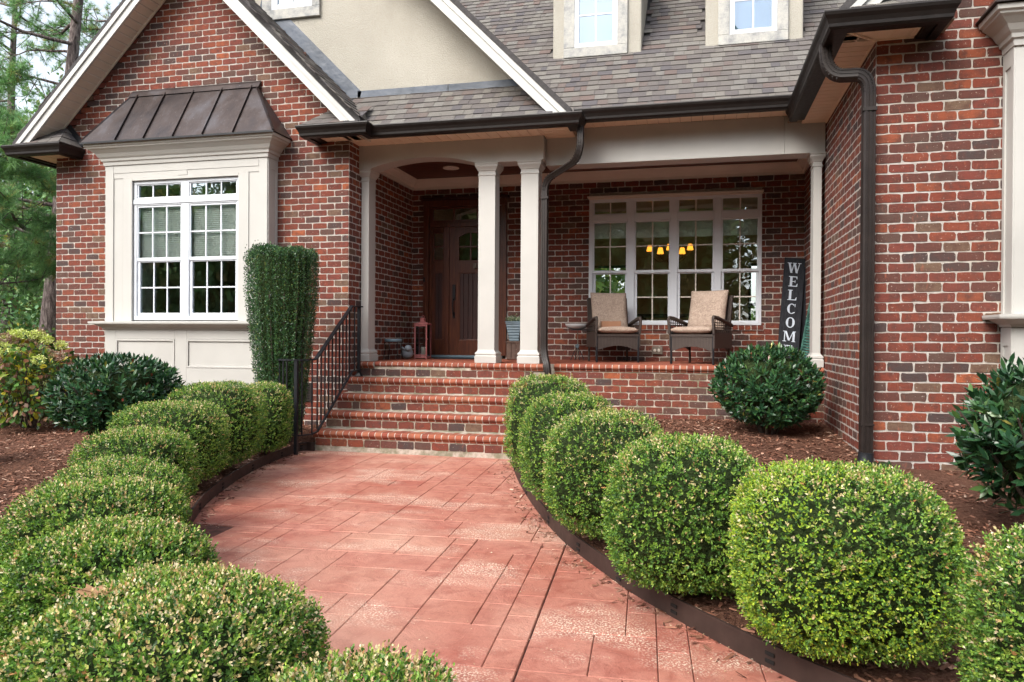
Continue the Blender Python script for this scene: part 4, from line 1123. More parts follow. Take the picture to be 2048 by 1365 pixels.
# ---- porch window (four double-hung units with transoms)
yw = 10.835
units = [(-1.444, -0.988), (-0.848, -0.384), (-0.247, 0.213), (0.350, 0.809)]
m = MB()
m.box(-1.520, 0.866, yw, yw + 0.09, 3.290, 3.322); m.box(-1.520, 0.866, yw, yw + 0.09, 1.512, 1.545)
xs_ = [-1.520] + [u for ab in units for u in ab] + [0.866]
for i in range(0, 10, 2):
    e0 = 0 if i == 0 else 0.022; e1 = 0 if i == 8 else 0.022
    m.box(xs_[i] + e0, xs_[i + 1] - e1, yw, yw + 0.09, 1.545, 3.290)
for a, c in units: m.box(a - 0.022, c + 0.022, yw, yw + 0.09, 3.003, 3.098)
pw = m.build("window", M_WHITE, house, bevel=0.003)
m = MB(); m.box(-1.545, 0.885, yw - 0.045, yw - 0.001, 3.340, 3.368); m.box(-1.530, 0.874, yw - 0.02, yw - 0.001, 3.318, 3.3395); m.build("window_head", M_WTAN, pw, bevel=0.004)
for i, (a, c) in enumerate(units):
    s_ = MB(); frame_ring(s_, a - 0.0215, c + 0.0215, 3.099, 3.2895, a, c, 3.113, 3.277, yw + 0.01, yw + 0.045); s_.build("sash", M_WHITE, pw, bevel=0.002)
    panes(pw, a, c, 3.113, 3.277, yw + 0.034, 2, 1); grid_bars(pw, a, c, 3.113, 3.277, yw + 0.033, 2, 1, M_WTAN, 0.016)
    s_ = MB(); frame_ring(s_, a - 0.0215, c + 0.0215, 2.255, 3.0025, a, c, 2.294, 2.980, yw + 0.008, yw + 0.04); s_.build("sash", M_WHITE, pw, bevel=0.002)
    panes(pw, a, c, 2.294, 2.980, yw + 0.030, 2, 2); grid_bars(pw, a, c, 2.294, 2.980, yw + 0.029, 2, 2, M_WTAN, 0.016)
    s_ = MB(); frame_ring(s_, a - 0.021, c + 0.021, 1.546, 2.2545, a + 0.018, c - 0.012, 1.575, 2.240, yw + 0.03, yw + 0.06); s_.build("sash", M_WHITE, pw, bevel=0.002)
    panes(pw, a + 0.018, c - 0.012, 1.575, 2.240, yw + 0.051, 2, 2); grid_bars(pw, a + 0.018, c - 0.012, 1.575, 2.240, yw + 0.050, 2, 2, M_WTAN, 0.016)
# roller shades across the top of the upper sashes
for a, c in units: MB().box(a - 0.02, c + 0.02, yw + 0.12, yw + 0.125, 2.77, 3.02).build("roller_shade", M_BLIND, house)
# dining room
m = MB(); RY = 14.8
m.box(-2.35, -2.25, YB + 0.2, RY, 0.95, 3.8); m.box(1.9, 2.0, YB + 0.2, RY, 0.95, 3.8); m.box(-2.35, 2.0, YB + 0.2, RY, 0.90, 0.95); m.box(-2.35, 2.0, YB + 0.2, RY, 3.8, 3.84)
far_holes = [(-2.05, -1.25, 1.45, 2.75), (0.95, 1.75, 1.2, 2.75)]
for a, b_, c, d in [(-2.35, -2.05, 0.95, 3.8), (-1.25, 0.95, 0.95, 3.8), (1.75, 2.0, 0.95, 3.8), (-2.05, -1.25, 0.95, 1.45), (-2.05, -1.25, 2.75, 3.8), (0.95, 1.75, 0.95, 1.2), (0.95, 1.75, 2.75, 3.8)]:
    m.box(a, b_, RY, RY + 0.15, c, d)
m.build("room_wall", M_ROOM, house)
for a, b_, c, d in far_holes:
    f_ = MB(); frame_ring(f_, a, b_, c, d, a + 0.05, b_ - 0.05, c + 0.05, d - 0.05, RY + 0.02, RY + 0.08); f_.box(a + 0.05, b_ - 0.05, RY + 0.03, RY + 0.07, (c + d) / 2 - 0.03, (c + d) / 2 + 0.03)
    f_.box((a + b_) / 2 - 0.012, (a + b_) / 2 + 0.012, RY + 0.035, RY + 0.065, c, d)
    f_.build("window", M_DOORP, house)
# chandelier
ch = thing("chandelier", (-0.45, 12.9, 2.55), "lit chandelier with small amber shades seen through the porch window", "chandelier")
m = MB(); m.tube([(-0.45, 12.9, 3.8), (-0.45, 12.9, 2.7)], 0.008); m.lathe(-0.45, 12.9, [(0.01, 2.58), (0.045, 2.62), (0.03, 2.70), (0.01, 2.74)], 12)
lamps = [(-0.78, 12.98, 2.86), (-0.46, 13.2, 2.90), (-0.585, 12.60, 2.77), (-0.11, 13.0, 2.87), (-0.235, 12.66, 2.77)]
for lx, ly, lz in lamps: m.tube([(-0.45, 12.9, 2.66), ((lx - 0.45) / 2, (ly + 12.9) / 2, 2.60), (lx, ly, lz - 0.12), (lx, ly, lz - 0.04)], 0.007, 6)
m.build("chandelier_frame", M_OUTLET, ch)
for lx, ly, lz in lamps:
    MB().lathe(lx, ly, [(0.054, lz - 0.055), (0.034, lz + 0.045), (0.032, lz + 0.045), (0.050, lz - 0.053)], 14).build("lamp_shade", M_LAMP, ch)
# dining table with a round-backed chair, barely seen
dt = thing("dining_table", (-0.3, 12.9, 0.95), "dark dining table inside the room behind the porch window", "table")
MB().box(-0.95, 0.35, 12.5, 13.4, 1.68, 1.72).build("table_top", M_DOORP, dt)
for x in (-0.88, 0.28):
    for yy in (12.57, 13.33): MB().box(x - 0.03, x + 0.03, yy - 0.03, yy + 0.03, 0.95, 1.68).build("leg", M_DOORP, dt)

# ---- downspouts
def rect_spout(name, pts, w=0.078, d=0.058, ribs=True, up0=(0, 1, 0)):
    """rectangular spout with rounded corners swept along pts"""
    m = MB(); pts = [Vector(p) for p in pts]; n_ = len(pts); prof = []
    hw, hd = w / 2, d / 2
    fr = [(-hw, -hd * 0.6), (-hw * 0.8, -hd)]
    if ribs: fr += [(-hw * 0.5, -hd), (-hw * 0.45, -hd * 0.85), (-hw * 0.2, -hd * 0.85), (-hw * 0.15, -hd), (hw * 0.15, -hd), (hw * 0.2, -hd * 0.85), (hw * 0.45, -hd * 0.85), (hw * 0.5, -hd)]
    fr += [(hw * 0.8, -hd), (hw, -hd * 0.6), (hw, hd), (-hw, hd)]
    k = len(fr); rings = []; up = Vector(up0)
    for i, p in enumerate(pts):
        t = (pts[min(i + 1, n_ - 1)] - pts[max(i - 1, 0)]).normalized()
        up = (up - t * up.dot(t)).normalized(); r_ = up.cross(t) * -1
        rings.append([p + r_ * a + up * b_ for a, b_ in fr])
    m.add([q for r_ in rings for q in r_], [(i * k + j, i * k + (j + 1) % k, (i + 1) * k + (j + 1) % k, (i + 1) * k + j) for i in range(n_ - 1) for j in range(k)] + [tuple(range(k - 1, -1, -1)), tuple((n_ - 1) * k + j for j in range(k))])
    return m.build(name, M_DSPOUT, house)
def elbow(a, b_, c, n_=6):
    a, b_, c = Vector(a), Vector(b_), Vector(c)
    return [tuple(a * (1 - t) ** 2 + b_ * 2 * t * (1 - t) + c * t * t) for t in [i / n_ for i in range(n_ + 1)]]
# entry downspout: from the gutter end, back to the column, down, kick out over the coping
p1 = (-1.30, 8.62, 3.74)
pts = [(-1.315, 8.60, 3.76)] + elbow((-1.315, 8.60, 3.60), (-1.315, 8.60, 3.42), (-1.42, 8.68, 3.36)) + elbow((-1.68, 8.86, 3.27), (-1.795, 8.935, 3.24), (-1.795, 8.935, 3.10)) + [(-1.795, 8.935, 1.32)] + elbow((-1.795, 8.935, 1.22), (-1.795, 8.93, 1.12), (-1.765, 8.90, 1.04)) + elbow((-1.75, 8.885, 1.00), (-1.735, 8.87, 0.95), (-1.735, 8.87, 0.88)) + [(-1.735, 8.87, 0.12)]
ds1 = rect_spout("downspout", pts)
def crimp(pts_, w, owner):
    for p, q in zip(pts_, pts_[1:]):
        p, q = Vector(p), Vector(q); c = (p + q) / 2; t = (q - p).normalized()
        MB().bar(c - t * 0.003, c + t * 0.003, w * 1.05, w * 0.80, up=(0, 1, 0)).build("crimp", M_DSPOUT, owner)
crimp(elbow((-1.315, 8.60, 3.60), (-1.315, 8.60, 3.42), (-1.42, 8.68, 3.36), 7), 0.078, ds1)
crimp(elbow((-1.68, 8.86, 3.27), (-1.795, 8.935, 3.24), (-1.795, 8.935, 3.10), 7), 0.078, ds1)
crimp(elbow((-1.795, 8.935, 1.22), (-1.795, 8.93, 1.12), (-1.765, 8.90, 1.04), 5), 0.078, ds1)
MB().box(-1.84, -1.75, 8.895, 8.975, 3.00, 3.03).build("spout_strap", M_DSPOUT, ds1)
# right wing downspout
XD, YDS = 1.355, 6.64
el1 = elbow((1.03, 6.70, 3.72), (1.03, 6.68, 3.53), (1.14, 6.66, 3.50), 8); el2 = elbow((1.27, YDS, 3.49), (XD, YDS, 3.47), (XD, YDS, 3.33), 8)
ds2 = rect_spout("downspout", [(1.03, 6.70, 3.78)] + el1 + el2 + [(XD, YDS, 0.50)] + [(XD, YDS, 0.36)], w=0.095, d=0.075)
crimp(el1, 0.092, ds2); crimp(el2, 0.092, ds2)
MB().box(XD - 0.052, XD + 0.052, YDS - 0.044, YDS + 0.042, 3.18, 3.21).build("spout_strap", M_DSPOUT, ds2)
MB().box(XD - 0.052, XD + 0.052, YDS - 0.044, YDS + 0.042, 0.62, 0.635).build("spout_strap", M_DSPOUT, ds2)
MB().tube([(XD, YDS, 0.40), (XD - 0.005, YDS, 0.33), (XD - 0.03, YDS - 0.05, 0.22), (XD - 0.06, YDS - 0.10, 0.12)], [0.058, 0.062, 0.066, 0.066], 14).build("drain_boot", M_IRON, ds2)
# left rear corner downspout elbow
pl = [(-8.95, 9.3, 3.78)] + elbow((-8.95, 9.3, 3.72), (-8.95, 9.3, 3.52), (-8.85, 9.3, 3.50)) + elbow((-8.83, 9.3, 3.49), (-8.78, 9.3, 3.47), (-8.775, 9.3, 3.35)) + [(-8.775, 9.3, 0.2)]
rect_spout("downspout", pl)
# low rear roof gutter peeping out at the left corner
MB().sweep([(-9.1, 11.4), (-8.76, 11.4)], GP(3.47)).build("gutter", M_GUTTER, house)
MB().box(-9.12, -8.74, 11.40, 12.4, 3.47, 3.50).build("roof", M_RAKE, house)

# ---- right wing bay at the frame's edge
RX = 2.358; YRB = 6.50
m = MB(); m.box(RX, 4.9, YRB + 0.012, YR - 0.0, 0.66, 3.60); rb_ = m.build("bay_surround", M_TRIM, house)
for a in ((RX, RX + 0.13, 1.52, 3.58), (RX, RX + 0.13, 0.66, 1.42)): MB().box(a[0], a[1], YRB - 0.002, YRB + 0.011, a[2], a[3]).build("trim_board", M_TRIM, rb_, bevel=0.003)
for z0, z1 in ((1.52, 3.58), (0.66, 1.42)):
    MB().box(RX - 0.012, RX - 0.0005, YRB, YRB + 0.055, z0, z1).build("trim_board", M_TRIM, rb_); MB().box(RX - 0.012, RX - 0.0005, YR - 0.055, YR - 0.012, z0, z1).build("trim_board", M_TRIM, rb_)
    MB().box(RX - 0.012, RX - 0.0005, YRB + 0.055, YR - 0.055, z1 - 0.14, z1).build("trim_board", M_TRIM, rb_)
bp = [(RX, YR - 0.011), (RX, YRB), (4.9, YRB)]
MB().sweep(bp, [(0, 1.425), (0.02, 1.425), (0.03, 1.445), (0.06, 1.46), (0.085, 1.475), (0.10, 1.482), (0.14, 1.486), (0.145, 1.50), (0.145, 1.517), (0.0, 1.527)]).build("bay_sill", M_TRIM, house)
MB().sweep(bp, [(0, 3.575), (0.018, 3.575), (0.022, 3.62), (0.04, 3.63), (0.045, 3.66), (0.065, 3.68), (0.09, 3.72), (0.135, 3.76), (0.16, 3.775), (0.165, 3.79), (0.185, 3.80), (0.19, 3.835), (0.0, 3.835)]).build("bay_crown_moulding", M_TRIM, house)
m = MB(); m.add([(RX - 0.215, 6.285, 3.842), (4.9, 6.285, 3.842), (4.9, YR - 0.012, 3.842), (RX - 0.215, YR - 0.012, 3.842), (RX + 0.30, 6.69, 4.55), (4.9, 6.69, 4.55), (4.9, YR - 0.012, 4.55), (RX + 0.30, YR - 0.012, 4.55)],
                [(0, 3, 2, 1), (4, 5, 6, 7), (0, 1, 5, 4), (1, 2, 6, 5), (2, 3, 7, 6), (3, 0, 4, 7)])
m.build("bay_roof", M_COPPER, house)

# ================================================================== FRONT PORCH AND STEPS
porch = thing("front_porch", (-1.4, 9.1, 0.0), "raised brick porch base with five bullnose brick steps up to the door", "porch")
RIS, TRD, Y1, B0 = 0.19, 0.27, 7.88, 0.05
SX0, SX1 = -4.275, -1.93
m = MB()
for k in range(5):
    zt = B0 + RIS * (k + 1) - 0.078
    m.box(SX0 if k < 4 else XP, SX1, Y1 + TRD * k, Y1 + TRD * (k + 1) if k < 4 else 9.3, -0.1, zt)
    if k < 4: m.box(SX0, SX1, Y1 + TRD * k + 0.002, Y1 + TRD * (k + 1) - 0.001, zt, zt + 0.075)
m.box(SX1, XS, YM, YB, -0.1, 0.92); m.box(XP, SX1, 9.3, YB, -0.1, 0.92)
m.box(XP, XS, YM + 0.004, YB, 0.92, 0.990); m.box(XP, SX1 - 0.001, 8.965, YM + 0.003, B0 + RIS * 5 - 0.078, 0.990)
m.box(-2.72, -1.80, 8.975, YM - 0.001, -0.1, 0.918); m.box(-2.72, -1.80, 8.977, YM - 0.002, 0.9185, 0.989)
pbase = m.build("porch_base", M_MORTAR_S, porch)
# bullnose coping brick: joints between, header laid
def nose_mesh(depth, r_):
    pr = [(0.004, -0.034), (-0.006, -0.030), (-0.010, -0.012), (-0.032, -0.002), (-0.042, 0.016), (-0.038, 0.036), (-0.022, 0.050), (0.004, 0.055), (depth, 0.052), (depth, -0.034)]
    m_ = MB(); w = 0.0345
    pr = [(a + r_.uniform(-0.0008, 0.0008), b_ + r_.uniform(-0.001, 0.001)) for a, b_ in pr]
    m_.prism(pr, 'x', -w, w)
    return m_.mesh("nosing_brick", M_NOSE)
NM = [nose_mesh(0.19, rnd) for _ in range(5)]
def nosing_row(x0, x1, y, ztop, yaw=0.0, axis='x'):
    n_ = max(1, round((x1 - x0) / 0.0795)); w = (x1 - x0) / n_
    MB().prism([(0.006 + y, ztop - 0.0875), (-0.0045 + y, ztop - 0.083), (-0.008 + y, ztop - 0.066), (-0.0295 + y, ztop - 0.0555), (-0.039 + y, ztop - 0.039), (-0.0355 + y, ztop - 0.020), (-0.021 + y, ztop - 0.0075), (0.004 + y, ztop - 0.003), (0.188 + y, ztop - 0.0055), (0.188 + y, ztop - 0.0875)], 'x', x0 + 0.002, x1 - 0.002).build('nosing_mortar', M_MORTAR, porch)
    for i in range(n_):
        o = bpy.data.objects.new("nosing_brick", NM[rnd.randrange(5)]); COL.objects.link(o); o.parent = porch
        o.matrix_parent_inverse = Matrix.Translation(-porch.location)
        c = x0 + (i + 0.5) * w + rnd.uniform(-0.0015, 0.0015)
        o.location = (c, y, ztop - 0.055 + rnd.uniform(-0.001, 0.001)) if axis == 'x' else (y, c, ztop - 0.055)
        o.rotation_euler = (0, 0, yaw + rnd.uniform(-0.008, 0.008)); o.scale = ((w - 0.0105) / 0.069, 1, 1)
for k in range(4): nosing_row(SX0 - (0.03 if k == 0 else 0), SX1, Y1 + TRD * k, B0 + RIS * (k + 1))
nosing_row(XP + 0.0, -4.02, 8.95, 1.0)
nosing_row(-4.02, -2.73, 8.985, 1.0)
nosing_row(-2.73, -1.80, 8.955, 1.0)
nosing_row(-1.70, XS - 0.01, YM - 0.005, 1.0)
# left end of the first step is rounded off
MB().ellipsoid((SX0 - 0.035, Y1 + 0.06, B0 + RIS - 0.035), (0.055, 0.10, 0.038), 12, 8).build("nosing_end", M_NOSE, porch)
# riser bricks
recs = []
for k in range(5):
    y = Y1 + TRD * k
    z = B0 + RIS * k + 0.0515
    x = SX0 + 0.005; i = 0
    while x < SX1 - 0.03:
        L_ = 0.193 if not (i == 1 and k in (1, 2, 3)) else 0.09
        e = min(x + L_, SX1 - 0.002)
        emit_brick(recs, ((x + e) / 2, y, z), e - x, 0, rnd.randrange(14), 1.17); x = e + 0.0105; i += 1
    # returns on the left end of each step
    emit_brick(recs, (SX0, y + 0.11, z), 0.19, R(-90), rnd.randrange(14), 1.0)
recs += lay_wall('x', YM, -1.70, XS, 0.18, 0.90, 0, zbase=0.905 - 11 * CH)
recs += lay_wall('y', -1.80, 8.98, YM, 0.3, 0.90, R(90), zbase=0.905 - 11 * CH)
place_bricks(recs[:298], porch)
# porch floor pavers: narrow brick ends
fl = MB()
y = YM + 0.20
while y < YB - 0.02:
    x = XP + 0.005 + (0.1 if int(y * 10) % 2 else 0)
    while x < XS - 0.02:
        fl.box(x, min(x + 0.193, XS - 0.003), y, min(y + 0.088, YB - 0.003), 0.985, 0.9985); x += 0.203
    y += 0.098
fl.build("floor_paver", M_NOSE, porch)['kind'] = "stuff"

# ================================================================== HANDRAIL
hr = thing("handrail", (-4.15, 8.2, 0.0), "black wrought iron handrail curling outward at the foot of the steps", "handrail")
TOPP, LOWX = Vector((-4.165, 8.80, 0.81)), -4.10
top0 = Vector((-4.165, 8.80, 1.700)); top1 = Vector((-4.09, 8.43, 1.690)); top2 = Vector((-4.085, 7.54, 1.068))
bot0 = Vector((-4.165, 8.80, 0.890)); bot1 = Vector((-4.09, 8.46, 0.895)); bot2 = Vector((-4.085, 7.58, 0.262))
cx_, cy_ = -4.085, 7.54
curve = []
for i in range(1, 11):
    t = i / 10 * R(160)
    r_ = 0.19
    curve.append((cx_ - r_ * (1 - math.cos(t)), cy_ - r_ * 1.0 * math.sin(t) - 0.06 * min(1, i / 4)))
def poly_bar(name, pts, w, h):
    m_ = MB()
    for p, q in zip(pts, pts[1:]): 
        p, q = Vector(p), Vector(q); d = (q - p).normalized() * 0.006
        m_.bar(p - d, q + d, w, h)
    return m_.build(name, M_IRON, hr)
poly_bar("top_rail", [top0 + Vector((0.01, 0.05, 0)), top0, top1, top2] + [Vector((x, y, 1.062)) for x, y in curve], 0.042, 0.016)
poly_bar("bottom_rail", [bot0 + Vector((0.0, 0.03, 0)), bot0, bot1, bot2] + [Vector((x, y, 0.245)) for x, y in curve], 0.026, 0.014)
MB().box(-4.185, -4.150, 8.785, 8.82, 0.81, 1.695).build("post", M_IRON, hr)
MB().rectlathe(-4.185, -4.150, 8.785, 8.82, [(0.022, 0.811), (0.022, 0.818), (0.006, 0.85), (0.0, 0.86)]).build("post_foot", M_IRON, hr)
pxy = curve[3]
MB().box(pxy[0] - 0.018, pxy[0] + 0.018, pxy[1] - 0.018, pxy[1] + 0.018, 0.04, 1.056).build("post", M_IRON, hr)
nb_ = 10
for i in range(nb_):
    t = (i + 0.6) / nb_; a = top1.lerp(top2, t); b_ = bot1.lerp(bot2, t)
    MB().box(a.x - 0.0065, a.x + 0.0065, a.y - 0.0065, a.y + 0.0065, b_.z, a.z - 0.004).build("baluster", M_IRON, hr)
MB().box(-4.14, -4.127, 8.60, 8.613, 0.895, 1.69).build("baluster", M_IRON, hr)
for i in (0, 2, 5, 6, 8):
    x, y = curve[i]; MB().box(x - 0.0065, x + 0.0065, y - 0.0065, y + 0.0065, 0.25, 1.056).build("baluster", M_IRON, hr)

# ================================================================== GROUND, WALK, BEDS
g = MB().add([(-150, -150, -0.12), (150, -150, -0.12), (150, 150, -0.12), (-150, 150, -0.12)], [(0, 1, 2, 3)]).build("ground", M_GROUND)
g['kind'] = "structure"
RE = [(-1.92, 8.0), (-1.874, 7.687), (-1.64, 6.9), (-1.407, 6.227), (-1.17, 5.6), (-0.92, 5.0), (-0.73, 4.62), (-0.522, 4.26), (-0.34, 3.96), (-0.137, 3.68), (0.089, 3.40), (0.397, 3.06), (0.80, 2.70), (1.3, 2.3), (2.0, 1.85), (3.2, 1.2), (6, 0.2), (9, -0.5)]
LE = [(-4.20, 8.8), (-4.21, 7.93), (-4.38, 7.84), (-4.40, 7.70), (-4.33, 7.2), (-4.239, 6.698), (-4.08, 6.1), (-3.882, 5.539), (-3.68, 5.05), (-3.443, 4.598), (-3.22, 4.20), (-2.92, 3.75), (-2.55, 3.27), (-2.10, 2.82), (-1.55, 2.42), (-0.9, 2.10), (-0.2, 1.85), (0.8, 1.3), (1.6, 0.4), (2.2, -1.5)]
def fx(E_, y):
    for (xa, ya), (xb, yb) in zip(E_, E_[1:]):
        if ya >= y >= yb: return xa + (xb - xa) * (ya - y) / max(ya - yb, 1e-6)
    return E_[0][0] if y > E_[0][1] else E_[-1][0]
def smooth_path(E_, n_=6):
    out = []
    P = [np.array(E_[0])] + [np.array(e) for e in E_] + [np.array(E_[-1])]
    for i in range(1, len(P) - 2):
        for j in range(n_):
            t = j / n_
            out.append(tuple(0.5 * ((2 * P[i]) + (-P[i - 1] + P[i + 1]) * t + (2 * P[i - 1] - 5 * P[i] + 4 * P[i + 1] - P[i + 2]) * t * t + (-P[i - 1] + 3 * P[i] - 3 * P[i + 1] + P[i + 2]) * t ** 3)))
    out.append(tuple(P[-1])); return out
REs, LEs = smooth_path(RE), smooth_path(LE)
walk = MB().box(-6, 6.5, -2.0, 7.9, -0.10, -0.011).build("walkway", M_JOINT)
walk['kind'] = "structure"; walk['label'] = "stamped red concrete walk curving between two clipped hedges"
# ashlar stones
ca, sa = math.cos(R(3.7)), math.sin(R(3.7))
def to_world(a, b_): return (-0.80 + a * -sa + b_ * ca, 4.75 + a * ca + b_ * sa)
def ashlar(a0, a1, b0, b1, cell=0.14):
    na, nb2 = int(round((a1 - a0) / cell)), int(round((b1 - b0) / cell))
    ca_, cb_ = (a1 - a0) / na, (b1 - b0) / nb2
    used = np.zeros((na, nb2), bool); out = []
    for i in range(na):
        for j in range(nb2):
            if used[i, j]: continue
            opts = [(2, 4), (3, 3), (2, 3), (4, 2), (3, 2), (2, 2), (1, 2), (3, 4), (2, 1), (1, 3)]
            wts = [5, 4, 6, 4, 4, 4, 1.5, 3, 1, 1]
            while opts:
                q = rnd.choices(range(len(opts)), wts)[0]; h, w = opts.pop(q); wts.pop(q)
                if i + h <= na and j + w <= nb2 and not used[i:i + h, j:j + w].any(): break
            else: h, w = 1, 1
            used[i:i + h, j:j + w] = True
            out.append((a0 + i * ca_, a0 + (i + h) * ca_, b0 + j * cb_, b0 + (j + w) * cb_))
    return out
stones = ashlar(0.005, 3.35, -4.1, 0.6) + ashlar(-3.0, -0.006, -2.3, -0.003) + ashlar(-3.0, -0.006, 0.003, 2.6)
n_st = 0; stone_left = MB()
for (a0, a1, b0, b1) in sorted(stones, key=lambda s_: s_[0]):
    x, y = to_world((a0 + a1) / 2, (b0 + b1) / 2)
    if not (fx(LE, y) - 0.30 < x < fx(RE, y) + 0.35) or y > 8.0: continue
    j = 0.0015; tz2 = rnd.uniform(-0.0010, 0.0010); c = 0.0035
    q = []
    for (o, z) in ((0, -0.03), (0, -0.004 + tz2), (c, tz2)):
        for aa, bb in ((a0, b0), (a0, b1), (a1, b1), (a1, b0)):
            aa2 = aa + (j + o) * (1 if aa == a0 else -1); bb2 = bb + (j + o) * (1 if bb == b0 else -1)
            w = to_world(aa2, bb2); q.append((w[0], w[1], z))
    f = [(3, 2, 1, 0), (8, 9, 10, 11)] + [(r_ * 4 + i, r_ * 4 + (i + 1) % 4, (r_ + 1) * 4 + (i + 1) % 4, (r_ + 1) * 4 + i) for r_ in range(2) for i in range(4)]
    if n_st < 298:
        MB().add(q, f).build("paving_stone", M_PAVER, walk); n_st += 1
    else: stone_left.add(q, f)
if stone_left.v: stone_left.build("paving_stone", M_PAVER, walk)['kind'] = "stuff"

def bed_z(x, y):
    if x > -2.5 and y < 8 and x > fx(RE, y) - 0.5 or (x > -2 and y >= 8):
        d = x - fx(RE, y)
        z = 0.075 + 0.047 * (y - 2.6)
        z = min(max(z, 0.04), 0.37)
        return 0.065 + (z - 0.065) * min(1, max(0, d) / 0.6 + 0.15) if y < 7.5 else z
    d = fx(LE, y) - x
    z = 0.10 + 0.022 * (y - 4) - 0.035 * max(0, -x - 4.5)
    return 0.06 + (z - 0.06) * min(1, max(0, d) / 0.5 + 0.1)
def bump2(x, y): return 0.012 * math.sin(x * 3.1 + 1.3 * y) * math.cos(y * 2.7 - x) + 0.006 * math.sin(x * 9 + y * 5)
def bed(name, side):
    ys = list(np.arange(-1.5, 9.2, 0.12)); us = [0, 0.03, 0.08, 0.15, 0.25, 0.4, 0.6, 0.85, 1.15, 1.5, 1.9, 2.4, 3, 3.8, 5, 7, 10, 15, 22]
    V = []; F = []
    for y in ys:
        for u in us:
            x = fx(RE, y) + 0.004 + u if side > 0 else fx(LE, y) - 0.004 - u
            V.append((x, y, bed_z(x, y) + (bump2(x, y) if u > 0.05 else 0)))
    k = len(us)
    for i in range(len(ys) - 1):
        for j in range(k - 1):
            q = (i * k + j, i * k + j + 1, (i + 1) * k + j + 1, (i + 1) * k + j)
            F.append(q if side > 0 else q[::-1])
    me_ = bpy.data.meshes.new(name); me_.from_pydata(V, [], F); me_.materials.append(M_MULCH); me_.polygons.foreach_set("use_smooth", [True] * len(F))
    o = link(name, me_); o['kind'] = "structure"; return o
bed("mulch_bed", 1); bed("mulch_bed", -1)
for nm, E_, s_, lab in (("garden_edging", REs, 1, "brown steel edging strip along the right side of the curved walk"), ("garden_edging", LEs, -1, "brown steel edging strip along the left side of the curved walk")):
    pts = [p for p in E_ if p[1] < 7.86]
    m = MB().sweep(pts, [(-0.004, -0.03), (-0.004, 0.094), (0.004, 0.094), (0.004, -0.03)])
    m2 = MB().sweep(pts, [(-0.007, 0.086), (-0.007, 0.099), (0.007, 0.099), (0.007, 0.086)])
    e = tag(m.build(nm, M_EDGE), lab, "garden edging"); m2.build("rolled_lip", M_EDGE, e)
    for i in range(6, len(pts) - 1, 9):
        p, q = Vector(pts[i]), Vector(pts[i + 1]); d = (q - p).normalized(); off = Vector((d.y, -d.x)) * (0.008 * (-1 if s_ > 0 else 1)) * -1
        c = p + off
        for dz in (0.03, 0.06):
            MB().bar((c.x, c.y, dz), (c.x + d.x * 0.045, c.y + d.y * 0.045, dz), 0.004, 0.014).build("slot", M_DARK, e)

# bark chips
def chips(n_, xr, yr, side):
    x = rng.uniform(*xr, n_); y = rng.uniform(*yr, n_)
    e = np.array([fx(RE, t) if side > 0 else fx(LE, t) for t in y])
    keep = (x > e + 0.01) if side > 0 else (x < e - 0.01)
    x, y = x[keep], y[keep]
    z = np.array([bed_z(a, b_) + bump2(a, b_) for a, b_ in zip(x, y)]) + rng.uniform(0.0, 0.014, len(x))
    return np.stack([x, y, z], 1)
C_ = np.concatenate([chips(34000, (-2.2, 4.2), (2.2, 9.1), 1), chips(26000, (-9.5, -3.0), (2.6, 8.6), -1), chips(9000, (-5.0, -1.0), (1.6, 7.8), -1)])
ok = ~((C_[:, 0] > 1.40) & (C_[:, 1] > 6.70)) & ~((C_[:, 1] > 9.10))
C_ = C_[ok]
ys_ = rng.uniform(2.6, 7.7, 520); sd_ = rng.random(520) < 0.5; of_ = np.abs(rng.normal(0, 0.09, 520)) + 0.01
C_ = np.concatenate([C_, np.stack([np.where(sd_, [fx(LE, t) for t in ys_] + of_, [fx(RE, t) for t in ys_] - of_), ys_, np.full(520, 0.006)], 1)]); n_ = len(C_)
a_ = rng.uniform(0, 2 * np.pi, n_)
D_ = np.stack([np.cos(a_), np.sin(a_), rng.normal(0, 0.22, n_)], 1); N_ = np.stack([rng.normal(0, 0.4, n_), rng.normal(0, 0.4, n_), np.ones(n_)], 1)
cols = pick([(0.17, 0.075, 0.047), (0.25, 0.120, 0.078), (0.09, 0.040, 0.028), (0.35, 0.20, 0.14), (0.50, 0.35, 0.26)], n_, (5, 5, 2.5, 2.5, 0.7), 0.2)
me = cloud_mesh("bark_mulch", M_CHIP, C_, D_, N_, rng.uniform(0.018, 0.060, n_), rng.uniform(0.006, 0.016, n_), cols, CHIP)
tag(link("bark_mulch", me), "loose shredded bark chips covering the garden beds", "bark mulch", kind="stuff")
# small pale petals and leaf scraps on the walk and along the edging
n_ = 1500
y = rng.uniform(2.6, 7.8, n_); x = np.array([fx(LE, t) + (fx(RE, t) - fx(LE, t)) * (s_ ** 2 * 0.5 if r_ < 0.5 else 1 - s_ ** 2 * 0.45) for t, s_, r_ in zip(y, rng.random(n_), rng.random(n_))])
C_ = np.stack([x, y, np.full(n_, 0.004)], 1); a_ = rng.uniform(0, 6.28, n_)
me = cloud_mesh("leaf_litter", M_CHIP, C_, np.stack([np.cos(a_), np.sin(a_), rng.normal(0, 0.1, n_)], 1), np.stack([rng.normal(0, .3, n_), rng.normal(0, .3, n_), np.ones(n_)], 1),
                rng.uniform(0.004, 0.014, n_), rng.uniform(0.003, 0.007, n_), pick([(0.62, 0.5, 0.33), (0.5, 0.36, 0.22), (0.7, 0.6, 0.45)], n_, (3, 2, 2)), LEAF4)
tag(link("leaf_litter", me), "dry leaf scraps and petals scattered over the red walk", "leaf litter", kind="stuff")

